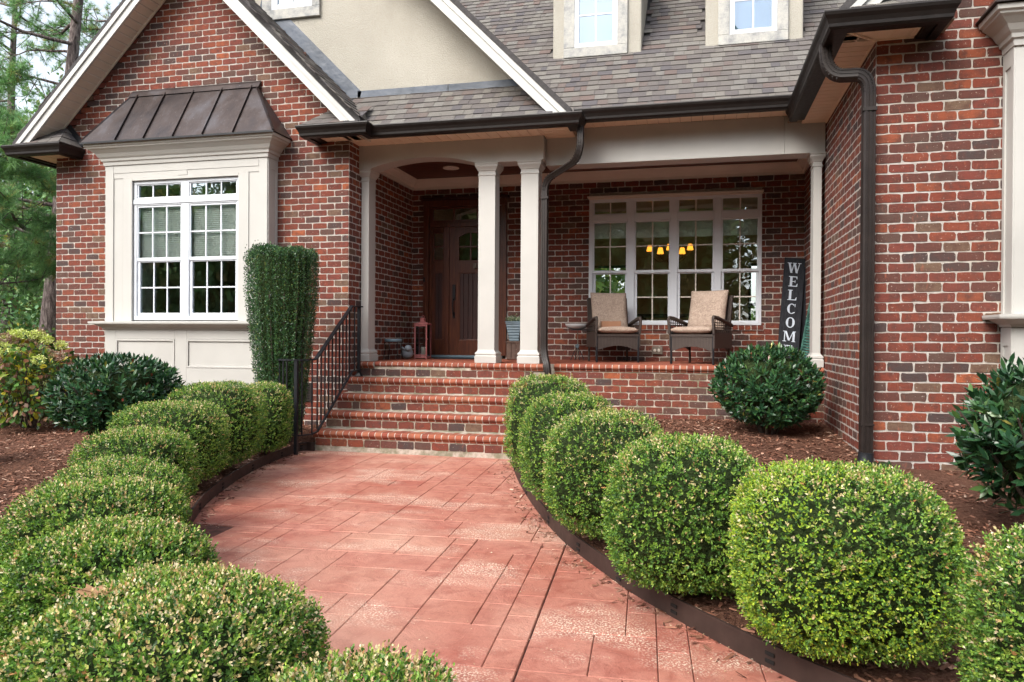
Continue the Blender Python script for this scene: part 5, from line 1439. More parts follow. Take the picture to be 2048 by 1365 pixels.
# ================================================================== PLANTS
def sup_surface(n_, r_, p=2.6, zmin=-0.85, r2=rng):
    """random points on a unit superellipsoid, with normals"""
    v = unit(r2.normal(size=(n_ * 2, 3))); v = v[v[:, 2] > zmin][:n_]
    s_ = (np.abs(v) ** p).sum(1) ** (-1 / p)
    P = v * s_[:, None]; N = unit(np.sign(P) * np.abs(P) ** (p - 1))
    return P, N
def lump(P, seed, amp):
    k = np.random.default_rng(seed); o = np.zeros(len(P))
    for f in (2.2, 4.5, 9.0):
        d = unit(k.normal(size=(5, 3))); ph = k.uniform(0, 6.28, 5)
        o += (np.sin(P @ d.T * f + ph).sum(1) / 5) * amp * (2.2 / f) ** 0.6
    return o
def clump(P, seed, f=7):
    k = np.random.default_rng(seed); d = unit(k.normal(size=(8, 3))); ph = k.uniform(0, 6.28, 8)
    return np.sin(P @ d.T * f + ph).sum(1) / 8

def boxwood_mesh(name, seed, n_, leaf, tmpl, gold=0.0, cream=0.16):
    """leaves sit on short sprigs; colours belong to the sprig, the newest leaves at its tip are the palest"""
    r2 = np.random.default_rng(seed); K = 6
    P, N = sup_surface(n_ // K, 1, 3.3, -0.97, r2); m_ = len(P)
    dep = np.abs(r2.normal(0, 0.040, m_)) + np.where(r2.random(m_) < 0.15, r2.uniform(0, 0.11, m_), 0)
    pit = np.clip(-clump(P, seed + 21, 11) - 0.28, 0, 1) * 0.22
    out = np.where(r2.random(m_) < 0.09, r2.uniform(0.01, 0.055, m_) * np.clip(0.7 + P[:, 2], 0.15, 1), 0)
    S = 1 + lump(P, seed, 0.055) - dep - pit + out
    base = P * S[:, None]
    A = unit(N * 0.85 + r2.normal(0, 0.45, (m_, 3)) + np.array([0, 0, 0.45]))
    cl = clump(base, seed + 5, 9)
    pc_ = cream * np.clip(0.45 + 1.3 * np.clip(base[:, 2], -0.3, 1) + 0.9 * cl, 0.12, 2.2) * np.where(dep < 0.05, 1.3, 0.4)
    kind = r2.random(m_) < pc_ * 1.15
    shade = r2.normal(0, 0.16, m_)
    G = np.array([(0.042, 0.105, 0.022), (0.068, 0.160, 0.026), (0.115, 0.240, 0.036), (0.200, 0.345, 0.048), (0.31, 0.43, 0.07)])
    gi = r2.choice(5, m_, p=[0.18, 0.30, 0.30, 0.16, 0.06])
    Q = np.array([(0.66, 0.53, 0.27), (0.56, 0.39, 0.18), (0.72, 0.62, 0.40), (0.42, 0.44, 0.12), (0.45, 0.22, 0.09)])
    qi = r2.choice(5, m_, p=[0.30, 0.20, 0.20, 0.24, 0.06])
    h1 = unit(np.cross(A, np.array([0.31, 0.87, 0.2]))); h2 = np.cross(A, h1); ph = r2.uniform(0, 6.28, m_)
    C = []; D = []; Nn = []; col = []; SZ = []
    for k in range(K):
        ang = ph + k * 1.75; rad_ = h1 * np.cos(ang)[:, None] + h2 * np.sin(ang)[:, None]
        sp = 0.35 + 0.13 * (K - 1 - k) + r2.normal(0, 0.15, m_)
        C.append((base, A * (k * 0.0055))); D.append(unit(A * np.cos(sp)[:, None] + rad_ * np.sin(sp)[:, None])); Nn.append(unit(A * np.sin(sp)[:, None] - rad_ * np.cos(sp)[:, None] + r2.normal(0, 0.25, (m_, 3))))
        c = G[np.clip(gi + (k >= 4) + (r2.random(m_) < 0.2), 0, 4)]
        if gold:
            gd = r2.random(m_) < np.clip(gold * (0.75 + 1.3 * clump(base, seed + 9, 3.5) - 0.75 * base[:, 0]), 0, 0.95)
            c = np.where(gd[:, None], np.array([(0.26, 0.42, 0.035), (0.38, 0.50, 0.04), (0.46, 0.50, 0.06)])[r2.choice(3, m_, p=[.5, .35, .15])], c)
        cr = kind & (r2.random(m_) < (0.25 + 0.15 * k))
        c = np.where(cr[:, None], Q[qi], c)
        col.append(np.clip(c * (1 + shade + r2.normal(0, 0.08, m_))[:, None], 0.003, 0.95)); SZ.append(np.full(m_, 1.08 - 0.075 * k))
    return C, np.concatenate(D), np.concatenate(Nn), np.concatenate(col), leaf, np.concatenate(SZ)
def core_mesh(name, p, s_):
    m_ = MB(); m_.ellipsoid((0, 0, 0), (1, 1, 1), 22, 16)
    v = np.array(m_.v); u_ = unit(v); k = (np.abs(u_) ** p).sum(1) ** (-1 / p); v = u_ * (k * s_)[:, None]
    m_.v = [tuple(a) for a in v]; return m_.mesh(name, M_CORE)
CORE = core_mesh("dark_core", 3.3, 0.86)  # added solid core, blocks the view through the leaves
def stem_mesh():
    m_ = MB()
    for i in range(7):
        a = i * 0.9; m_.tube([(0.03 * math.cos(a), 0.03 * math.sin(a), -1.15), (0.12 * math.cos(a), 0.12 * math.sin(a), -0.8), (0.45 * math.cos(a), 0.45 * math.sin(a), -0.3)], [0.03, 0.025, 0.012], 6)
    return m_.mesh("stem", M_TWIG)
STEM = stem_mesh()
LS, LN = 0.78, 1.65
def boxwood(cx, cy, w, ztop, label, seed, n_, leaf=0.017, tmpl=LEAF6, gold=0.0, cream=0.16, zb=None, wy=None, mesh=None):
    zb = zb if zb is not None else bed_z(cx, cy) + 0.06
    hx = w / 2 * 0.97; hy = (wy or w) / 2 * 0.97; hz = (ztop - zb) / 2 * 0.985; cz = (ztop + zb) / 2
    e = thing("boxwood_shrub", (cx, cy, bed_z(cx, cy)), label, "boxwood", "clipped boxwood shrubs lining the walk", local=True)
    C, D, Nn, col, lf, SZ = boxwood_mesh("foliage", seed, int(n_ * LN), leaf, tmpl, gold, cream)
    sc = np.array([hx, hy, hz]); r2 = np.random.default_rng(seed + 1)
    C = np.concatenate([b_ * sc + o_ for b_, o_ in C]); k = len(C)
    me_ = cloud_mesh("foliage", M_LEAF, C, D, Nn, lf * r2.uniform(0.75, 1.2, k) * LS * SZ, lf * LS * 0.60 * r2.uniform(0.75, 1.15, k) * SZ, col, tmpl)
    dz = cz - bed_z(cx, cy)
    link("foliage", me_, e, loc=(0, 0, dz)); link("dark_core", CORE, e, loc=(0, 0, dz), scale=(hx, hy, hz)); link("stem", STEM, e, loc=(0, 0, dz), scale=(hx, hy, hz))
    return e
# right row, from the steps outward
boxwood(-1.171, 6.104, 0.724, 1.0, "boxwood nearest the steps in the row right of the walk", 101, 15000, 0.020, LEAF4)
boxwood(-0.851, 5.205, 0.66, 0.915, "second boxwood from the steps in the row right of the walk", 102, 15000, 0.020, LEAF4)
boxwood(-0.522, 4.553, 0.72, 0.864, "third boxwood from the steps in the row right of the walk", 103, 20000, 0.019, LEAF4, cream=0.20)
boxwood(-0.046, 3.72, 0.735, 0.834, "dark green boxwood between the yellow-green one and the steps, fourth in the right row", 104, 24000, 0.018, LEAF6)
boxwood(0.55, 3.17, 0.8, 0.814, "large yellow-green boxwood at the front of the row right of the walk", 105, 30000, 0.0175, LEAF6, gold=0.42, cream=0.15)
boxwood(1.1, 2.32, 0.66, 0.79, "boxwood cut off by the right edge of the photo, below the laurel", 106, 26000, 0.017, LEAF6)
# left row, from the steps outward
boxwood(-4.3, 6.9, 0.47, 0.83, "narrow boxwood nearest the steps, beside the handrail", 111, 11000, 0.021, LEAF4)
boxwood(-4.227, 5.956, 0.78, 0.891, "tall boxwood in front of the columnar holly, second in the left row", 112, 20000, 0.020, LEAF4)
boxwood(-4.045, 5.127, 0.77, 0.78, "boxwood beside the dark laurel, third from the steps in the left row", 113, 22000, 0.020, LEAF4)
boxwood(-3.5, 4.12, 0.64, 0.7, "fourth boxwood from the steps in the row left of the walk", 114, 22000, 0.019, LEAF4)
boxwood(-3.06, 3.44, 0.66, 0.62, "low boxwood where the walk is narrowest, fifth from the steps on the left", 115, 20000, 0.018, LEAF4)
boxwood(-2.6, 2.835, 0.65, 0.64, "sixth boxwood from the steps in the row left of the walk", 116, 26000, 0.018, LEAF6)
boxwood(-1.93, 2.15, 0.6, 0.655, "broad boxwood behind the nearest big one in the left row", 117, 32000, 0.017, LEAF6)
boxwood(-1.327, 1.675, 0.71, 0.66, "biggest and nearest boxwood in the lower left corner", 118, 42000, 0.0165, LEAF6, cream=0.24)
boxwood(-0.633, 1.312, 0.46, 0.66, "boxwood of which only the top shows at the bottom edge of the photo", 119, 20000, 0.016, LEAF6, cream=0.24)

# broad-leaved laurels
def laurel(cx, cy, w, zb, ztop, label, seed, n_, leaf=0.075, wy=None, name="laurel_shrub", ragged=0.10, skip=None):
    g0 = zb - 0.12
    e = thing(name, (cx, cy, g0), label, "laurel", None, local=True)
    r2 = np.random.default_rng(seed)
    nw = n_ // 7
    P, N = sup_surface(nw, 1, 2.2, -0.95, r2)
    nw = len(P)
    S = 1 + lump(P, seed, 0.10) - np.abs(r2.normal(0, ragged, nw)) - np.where(r2.random(nw) < 0.3, r2.uniform(0, 0.35, nw), 0)
    T = P * S[:, None]
    if skip: kp = np.array([not skip(p) for p in T]); T, N = T[kp], N[kp]; nw = len(T)
    ax = unit(N * 0.8 + np.array([0, 0, 0.75]) + r2.normal(0, 0.25, (nw, 3)))
    C = np.repeat(T, 7, 0); A = np.repeat(ax, 7, 0); k = len(C)
    ang = np.tile(np.arange(7) * 2.4, nw) + np.repeat(r2.uniform(0, 6.28, nw), 7)
    h1 = unit(np.cross(A, np.array([0.3, 0.9, 0.2]))); h2 = np.cross(A, h1)
    spread = np.tile(np.linspace(0.35, 1.15, 7), nw) * r2.uniform(0.8, 1.2, k)
    rad_ = h1 * np.cos(ang)[:, None] + h2 * np.sin(ang)[:, None]
    D = unit(A * np.cos(spread)[:, None] + rad_ * np.sin(spread)[:, None])
    Nn = unit(A * np.sin(spread)[:, None] - rad_ * np.cos(spread)[:, None] + r2.normal(0, 0.15, (k, 3)))
    sc = np.array([w / 2, (wy or w) / 2, (ztop - zb) / 2])
    C = C * sc * 0.94 - A * 0.012 * np.tile(np.arange(7), nw)[:, None] * 0.6
    col = pick([(0.016, 0.056, 0.024), (0.027, 0.085, 0.032), (0.044, 0.115, 0.036), (0.080, 0.155, 0.04), (0.35, 0.32, 0.08), (0.20, 0.05, 0.03)], k, (5, 6, 4, 1.2, 0.10, 0.10), 0.15, r2)
    me_ = cloud_mesh("foliage", M_LAUREL, C, D, Nn, leaf * r2.uniform(0.7, 1.2, k), leaf * 0.34 * r2.uniform(0.8, 1.15, k), col, LANCE)
    dz = (ztop + zb) / 2 - g0
    link("foliage", me_, e, loc=(0, 0, dz)); link("dark_core", CORE, e, loc=(0, 0, dz + 0.04), scale=(sc[0] * 0.72, sc[1] * 0.72, sc[2] * 0.70))
    m_ = MB()
    for i in range(9):
        a = i * 0.7 + seed; q = 0.5 + 0.3 * r2.random()
        m_.tube([(0.02 * math.cos(a), 0.02 * math.sin(a), -0.05), (0.10 * sc[0] * 2 * math.cos(a), 0.10 * sc[1] * 2 * math.sin(a), 0.16), (q * sc[0] * math.cos(a), q * sc[1] * math.sin(a), dz * 0.9), (q * 1.4 * sc[0] * math.cos(a), q * 1.4 * sc[1] * math.sin(a), dz * 1.25)], [0.020, 0.016, 0.010, 0.005], 6)
    m_.build("stem", M_TWIG, e)
    return e
laurel(-5.22, 5.90, 1.10, 0.36, 1.13, "dark glossy laurel in front of the bay window, left of the boxwood row", 201, 6500, 0.068, ragged=0.05)
laurel(0.74, 8.22, 1.12, 0.38, 1.27, "round dark laurel below the porch, in front of the welcome sign", 202, 6500, 0.068, ragged=0.06)
laurel(2.03, 4.95, 1.12, 0.28, 1.24, "ragged tall laurel at the right edge of the photo", 203, 3400, 0.090, ragged=0.16)
laurel(-7.02, 5.55, 0.75, 0.2, 0.85, "sliver of a dark laurel at the left edge of the photo", 204, 1500, 0.085)
laurel(1.42, 6.40, 0.26, 0.16, 0.36, "tiny seedling laurel at the foot of the right downspout", 205, 210, 0.05, name="laurel_seedling")

# columnar holly: fluted upright stems, wider at the top
hz0, hz1 = 0.22, 2.31
hx_, hy_ = -4.545, 7.62
hol = thing("columnar_holly", (hx_, hy_, 0.2), "tall dark green columnar holly widening to a flat top beside the handrail", "holly", local=True)
r2 = np.random.default_rng(301)
Hh = hz1 - hz0
NFL = 23
fl_ph = r2.normal(0, 0.06, NFL); fl_top = r2.uniform(-0.045, 0.02, NFL); fl_r = r2.uniform(0.93, 1.03, NFL)
def hol_pts(k, top=False):
    a = r2.uniform(0, 2 * np.pi, k)
    if top: t = np.full(k, 1.0); q = np.sqrt(r2.random(k)) * 0.98
    else: t = r2.random(k) ** 0.9; q = np.ones(k)
    ai = ((a / (2 * np.pi) * NFL) % NFL).astype(int); f = (a / (2 * np.pi) * NFL) % 1.0 - 0.5
    R_ = (0.225 + 0.185 * np.minimum(1, t * 1.3) ** 0.9) * fl_r[ai]
    wav = 0.05 * np.sin(t * 9 + ai * 1.7)
    R_ = R_ * (1 - 0.42 * np.abs(f + wav) ** 1.5 * 1.6 * (q > 0.5)) * q
    dep = np.abs(r2.normal(0, 0.016, k)) + np.where(r2.random(k) < 0.15, r2.uniform(0, 0.06, k), 0)
    R_ = np.maximum(R_ - dep * (0 if top else 1), 0.01)
    edge = np.clip((t - 0.94) / 0.06, 0, 1)
    R_ = R_ * (1 - 0.07 * edge ** 2) if not top else R_
    z = t * Hh + fl_top[ai] * (t > 0.93) - (0.05 * q ** 4 + np.abs(r2.normal(0, 0.025, k)) if top else 0) + np.where(r2.random(k) < 0.05, r2.uniform(0, 0.05, k), 0) * (t > 0.97)
    C = np.stack([R_ * np.cos(a), R_ * np.sin(a), z], 1); o = np.stack([np.cos(a), np.sin(a), np.zeros(k)], 1)
    if top: o = o * 0.4
    D = unit(o * 0.55 + r2.normal(0, 0.45, (k, 3)) + np.array([0, 0, 0.75])); N = unit(o * 0.9 + r2.normal(0, 0.5, (k, 3)) + np.array([0, 0, 0.35 + (0.8 if top else 0)]))
    return C, D, N, np.abs(f)
q1 = hol_pts(52000); q2 = hol_pts(7000, True)
C = np.concatenate([q1[0], q2[0]]); D = np.concatenate([q1[1], q2[1]]); Nn = np.concatenate([q1[2], q2[2]]); k = len(C)
col = pick([(0.032, 0.088, 0.034), (0.050, 0.130, 0.042), (0.095, 0.195, 0.055), (0.020, 0.055, 0.026), (0.22, 0.25, 0.07)], k, (5, 5, 2.2, 2.5, 0.4), 0.15, r2)
link("foliage", cloud_mesh("foliage", M_LAUREL, C, D, Nn, r2.uniform(0.014, 0.025, k), r2.uniform(0.008, 0.014, k), col, LEAF4), hol, loc=(0, 0, 0.02))
m = MB(); m.lathe(0, 0, [(0.14, 0.03), (0.18, 0.5), (0.25, 1.2), (0.30, 1.8), (0.30, 2.00), (0.2, 2.04)], 22); m.build("dark_core", M_CORE, hol)  # solid dark core added behind the holly leaves, no modelled twigs
m = MB()
for i in range(12):
    a = i * 0.53; m.tube([(0.1 * math.cos(a), 0.1 * math.sin(a), -0.08), (0.18 * math.cos(a), 0.18 * math.sin(a), 0.35), (0.30 * math.cos(a), 0.30 * math.sin(a), 1.6)], [0.012, 0.01, 0.006], 5)
m.build("stem", M_TWIG, hol)

# hydrangea behind the left corner
def hydrangea(cx, cy, w, z0, z1, label, seed, nl, nf):
    e = thing("hydrangea", (cx, cy, z0), label, "hydrangea", None, local=True); r2 = np.random.default_rng(seed)
    P, N = sup_surface(nl, 1, 2.2, -0.9, r2); k = len(P)
    C = P * (1 - np.abs(r2.normal(0, 0.28, k)))[:, None].clip(0.15, 1) * np.array([w / 2, w / 2, (z1 - z0) / 2]) + np.array([0, 0, (z1 - z0) / 2])
    D = unit(N * 0.8 + r2.normal(0, 0.5, (k, 3)) + np.array([0, 0, -0.25])); Nn = unit(N * 0.5 + r2.normal(0, 0.4, (k, 3)) + np.array([0, 0, 0.7]))
    col = pick([(0.075, 0.170, 0.030), (0.045, 0.110, 0.030), (0.22, 0.30, 0.035), (0.50, 0.42, 0.035), (0.20, 0.085, 0.045), (0.30, 0.17, 0.10)], k, (6, 5, 3, 1.6, 2.0, 1.5), 0.15, r2)
    link("foliage", cloud_mesh("foliage", M_LEAF, C, D, Nn, r2.uniform(0.05, 0.11, k), r2.uniform(0.035, 0.07, k), col, LEAF6), e)
    m_ = MB()
    for i in range(26):
        a = r2.uniform(0, 6.28); q = r2.uniform(0.2, 0.9) * w / 2
        m_.tube([(0.15 * q * math.cos(a), 0.15 * q * math.sin(a), 0), (0.7 * q * math.cos(a), 0.7 * q * math.sin(a), (z1 - z0) * 0.5), (q * math.cos(a), q * math.sin(a), (z1 - z0) * r2.uniform(0.7, 0.95))], [0.008, 0.006, 0.003], 5)
    m_.build("stem", M_TWIG, e)
    for i in range(nf):
        a = r2.uniform(0, 6.28); q = math.sqrt(r2.random()) * 0.97; zz = (z1 - z0) * (0.60 + 0.52 * math.sqrt(max(0, 1 - q * q)) * r2.uniform(0.85, 1.0))
        c = np.array([q * w / 2 * math.cos(a), q * w / 2 * math.sin(a), zz]); kk = 190
        p = r2.normal(0, 1, (kk, 3)); p = unit(p) * r2.uniform(0.5, 1, (kk, 1)) * np.array([0.078, 0.078, 0.056])
        fresh = r2.random() < 0.6
        col = pick([(0.56, 0.64, 0.16), (0.70, 0.74, 0.32), (0.44, 0.54, 0.10)] if fresh else [(0.36, 0.24, 0.17), (0.28, 0.15, 0.10), (0.46, 0.34, 0.27)], kk, (3, 3, 2), 0.1, r2)
        link("flower_head", cloud_mesh("flower_head", M_LEAF, c + p, unit(p + r2.normal(0, .02, (kk, 3))), unit(r2.normal(0, 1, (kk, 3))), np.full(kk, 0.022), np.full(kk, 0.020), col, LEAF4), e)
    return e
hydrangea(-8.45, 8.0, 1.25, 0.10, 1.22, "hydrangea with lime and dried brown flower heads against the house corner", 401, 1500, 34)
hydrangea(-9.35, 8.5, 1.3, 0.10, 1.12, "fading hydrangea at the left edge of the photo, beyond the one at the house corner", 402, 1400, 22)

# ---- pines and the wood behind
def pine(name, base, lean, h, r0_, seed, label, nbr, zlo, zhi, lmin, lmax, dirs=None, needle=0.17, tufts=9, cat="pine tree", group=None):
    e = thing(name, base, label, cat, group, local=True); r2 = np.random.default_rng(seed)
    tp = []
    for i in range(9):
        t = i / 8; tp.append(Vector((lean[0] * t + 0.05 * math.sin(t * 7), lean[1] * t, h * t)))
    m_ = MB(); m_.tube([tp[0] - Vector((0, 0, 0.2))] + tp, [r0_ * 1.18] + [r0_ * (1 - 0.72 * i / 8) for i in range(9)], 18)
    m_.build("trunk", M_BARK, e)
    m_ = MB(); TC = []; TD = []
    for b_ in range(nbr):
        z = zlo + (zhi - zlo) * (b_ + r2.random()) / nbr; t = z / h; o = tp[0].lerp(tp[-1], t)
        az = r2.uniform(0, 2 * math.pi) if dirs is None else R(r2.uniform(*dirs[b_ % len(dirs)]))
        L_ = r2.uniform(lmin, lmax) * (1 - 0.35 * t)
        d = Vector((math.cos(az), math.sin(az), r2.uniform(-0.12, 0.38))); pts = [o]
        for s_ in range(6):
            d = (d + Vector(r2.normal(0, 0.12, 3)) + Vector((0, 0, 0.015))).normalized(); pts.append(pts[-1] + d * (L_ / 6))
        m_.tube(pts, [0.05 * (L_ / 3) ** 0.6 * (1 - 0.13 * s_) for s_ in range(7)], 6)
        for s_ in range(2, 7):
            for q in range(r2.integers(2, 4)):
                sd_ = (Vector(r2.normal(0, 1, 3)) * 0.8 + d * 0.7 + Vector((0, 0, 0.1))).normalized(); l2 = L_ * r2.uniform(0.10, 0.26)
                p2 = pts[s_] + sd_ * l2; p3 = p2 + (sd_ + Vector((0, 0, 0.25))).normalized() * l2 * 0.6
                m_.tube([pts[s_], p2, p3], [0.012, 0.008, 0.004], 4)
                for w in range(tufts):
                    f_ = r2.random(); a = p2.lerp(p3, f_) if w % 2 else pts[s_].lerp(p2, 0.35 + 0.65 * f_)
                    TC.append(a + Vector(r2.normal(0, 0.05, 3))); TD.append((sd_ + Vector(r2.normal(0, 0.5, 3)) + Vector((0, 0, 0.35))).normalized())
    m_.build("branch", M_BARK, e)
    TC = np.array([tuple(a) for a in TC]); TD = np.array([tuple(a) for a in TD]); nt_ = len(TC); pn = 26
    C = np.repeat(TC, pn, 0); A = np.repeat(TD, pn, 0); k = len(C)
    D = unit(A * 0.75 + unit(r2.normal(0, 1, (k, 3))) * 0.85); tc = np.repeat(r2.choice(3, nt_, p=[0.55, 0.35, 0.10]), pn)
    base_ = np.array([(0.125, 0.265, 0.105), (0.20, 0.37, 0.14), (0.34, 0.33, 0.11)])[tc]
    col = np.clip(base_ * (1 + r2.normal(0, 0.2, (k, 1))), 0.005, 0.9)
    link("needles", cloud_mesh("needles", M_NEEDLE, C + D * 0.01, D, unit(r2.normal(0, 1, (k, 3))), needle * r2.uniform(0.7, 1.15, k), np.full(k, 0.0075), col, NEEDLE), e)
    return e
pine("pine_tree", (-15.45, 15.0, 0.0), (1.35, 0.0, 12.0), 12.0, 0.24, 501, "tall pine with a leaning trunk just behind the left corner of the house", 26, 3.2, 11.8, 2.2, 4.6, [(120, 260), (-80, 100), (150, 230)], tufts=5)
pine("pine_tree", (-16.2, 18.0, 0.0), (0.9, 0.0, 13.0), 13.0, 0.20, 502, "thinner pine showing behind the gable, right of the leaning pine", 20, 5.0, 12.5, 1.8, 3.6, tufts=5)
pine("pine_tree", (-13.6, 11.4, 0.0), (-0.2, 0.3, 6.4), 6.4, 0.08, 503, "young bushy pine close to the left edge of the photo", 24, 2.0, 6.3, 1.1, 2.2, tufts=9, needle=0.20)
pine("pine_tree", (-13.0, 13.2, 0.0), (0.3, 0.5, 5.2), 5.2, 0.07, 504, "short pine with drooping bright needles beside the house wall", 20, 1.9, 5.1, 1.1, 2.0, tufts=8, needle=0.19)
pine("pine_tree", (-21.0, 19.0, 0.0), (0.4, 0.0, 13.0), 13.0, 0.19, 505, "background pine far left with an open crown", 28, 2.5, 12.6, 2.0, 4.2, tufts=6, needle=0.22)

def woods(name, label, n_, sampler, seed, size=(0.10, 0.24), pal=None, pw=None):
    r2 = np.random.default_rng(seed); C = sampler(r2, n_); k = len(C)
    cl = clump(C, seed, 0.9) + 0.6 * clump(C, seed + 3, 2.3); kp = cl > -0.22; C = C[kp]; k = len(C)
    col = pick(pal or [(0.08, 0.18, 0.075), (0.15, 0.28, 0.11), (0.22, 0.35, 0.14), (0.26, 0.25, 0.06), (0.12, 0.09, 0.045)], k, pw or (5, 5, 3, 0.8, 0.8), 0.2, r2)
    D = unit(r2.normal(0, 1, (k, 3))); N = unit(r2.normal(0, 1, (k, 3)) + np.array([0, 0, 0.8]))
    return tag(link(name, cloud_mesh(name, M_NEEDLE, C, D, N, r2.uniform(*size, k), r2.uniform(size[0], size[1], k) * 0.6, col, LEAF4)), label, "woodland", kind="stuff")
def samp_left(r2, n_):
    y = r2.uniform(17, 34, n_); x = -y * r2.uniform(0.68, 1.25, n_) - r2.uniform(0, 3, n_)
    top = 6.4 + 1.6 * np.sin(x * 0.6) + 1.1 * np.sin(x * 1.7 + 1) + (y - 17) * 0.12
    return np.stack([x, y, r2.random(n_) ** 0.9 * top - 0.1], 1)
woods("woodland", "dense green wood far behind the left side of the house", 120000, samp_left, 601)
def samp_under(r2, n_):
    y = r2.uniform(9.5, 17, n_); x = -y * r2.uniform(0.80, 1.15, n_) - 1.5
    return np.stack([x, y, r2.random(n_) ** 1.3 * (0.9 + 0.7 * np.sin(x * 1.3) ** 2) - 0.1], 1)
woods("undergrowth", "low tangled undergrowth at the foot of the pines", 16000, samp_under, 602, (0.05, 0.11), [(0.045, 0.10, 0.028), (0.09, 0.15, 0.035), (0.26, 0.25, 0.04), (0.14, 0.075, 0.035)], (5, 4, 2, 2))
def samp_far(r2, n_):
    x = r2.uniform(-7.5, 9, n_); y = r2.uniform(17.5, 24, n_)
    return np.stack([x, y, r2.random(n_) * 6 - 0.1], 1)
woods("woodland", "greenery behind the house, seen only through the room windows", 20000, samp_far, 603, (0.2, 0.4), [(0.08, 0.16, 0.04), (0.14, 0.24, 0.05), (0.25, 0.3, 0.06)], (4, 4, 2))
def samp_back(r2, n_):
    x = r2.uniform(-34, 30, n_); y = -r2.uniform(13, 24, n_)
    top = 10.5 + 2.5 * np.sin(x * 0.35 + 1) + 1.6 * np.sin(x * 0.9)
    return np.stack([x, y, r2.random(n_) ** 0.8 * top], 1)
woods("woodland", "row of tall trees across the garden, mirrored in the window panes", 110000, samp_back, 604, (0.4, 0.9), [(0.10, 0.19, 0.06), (0.15, 0.26, 0.08), (0.24, 0.31, 0.09), (0.33, 0.26, 0.10)], (5, 4, 2, 1.5))

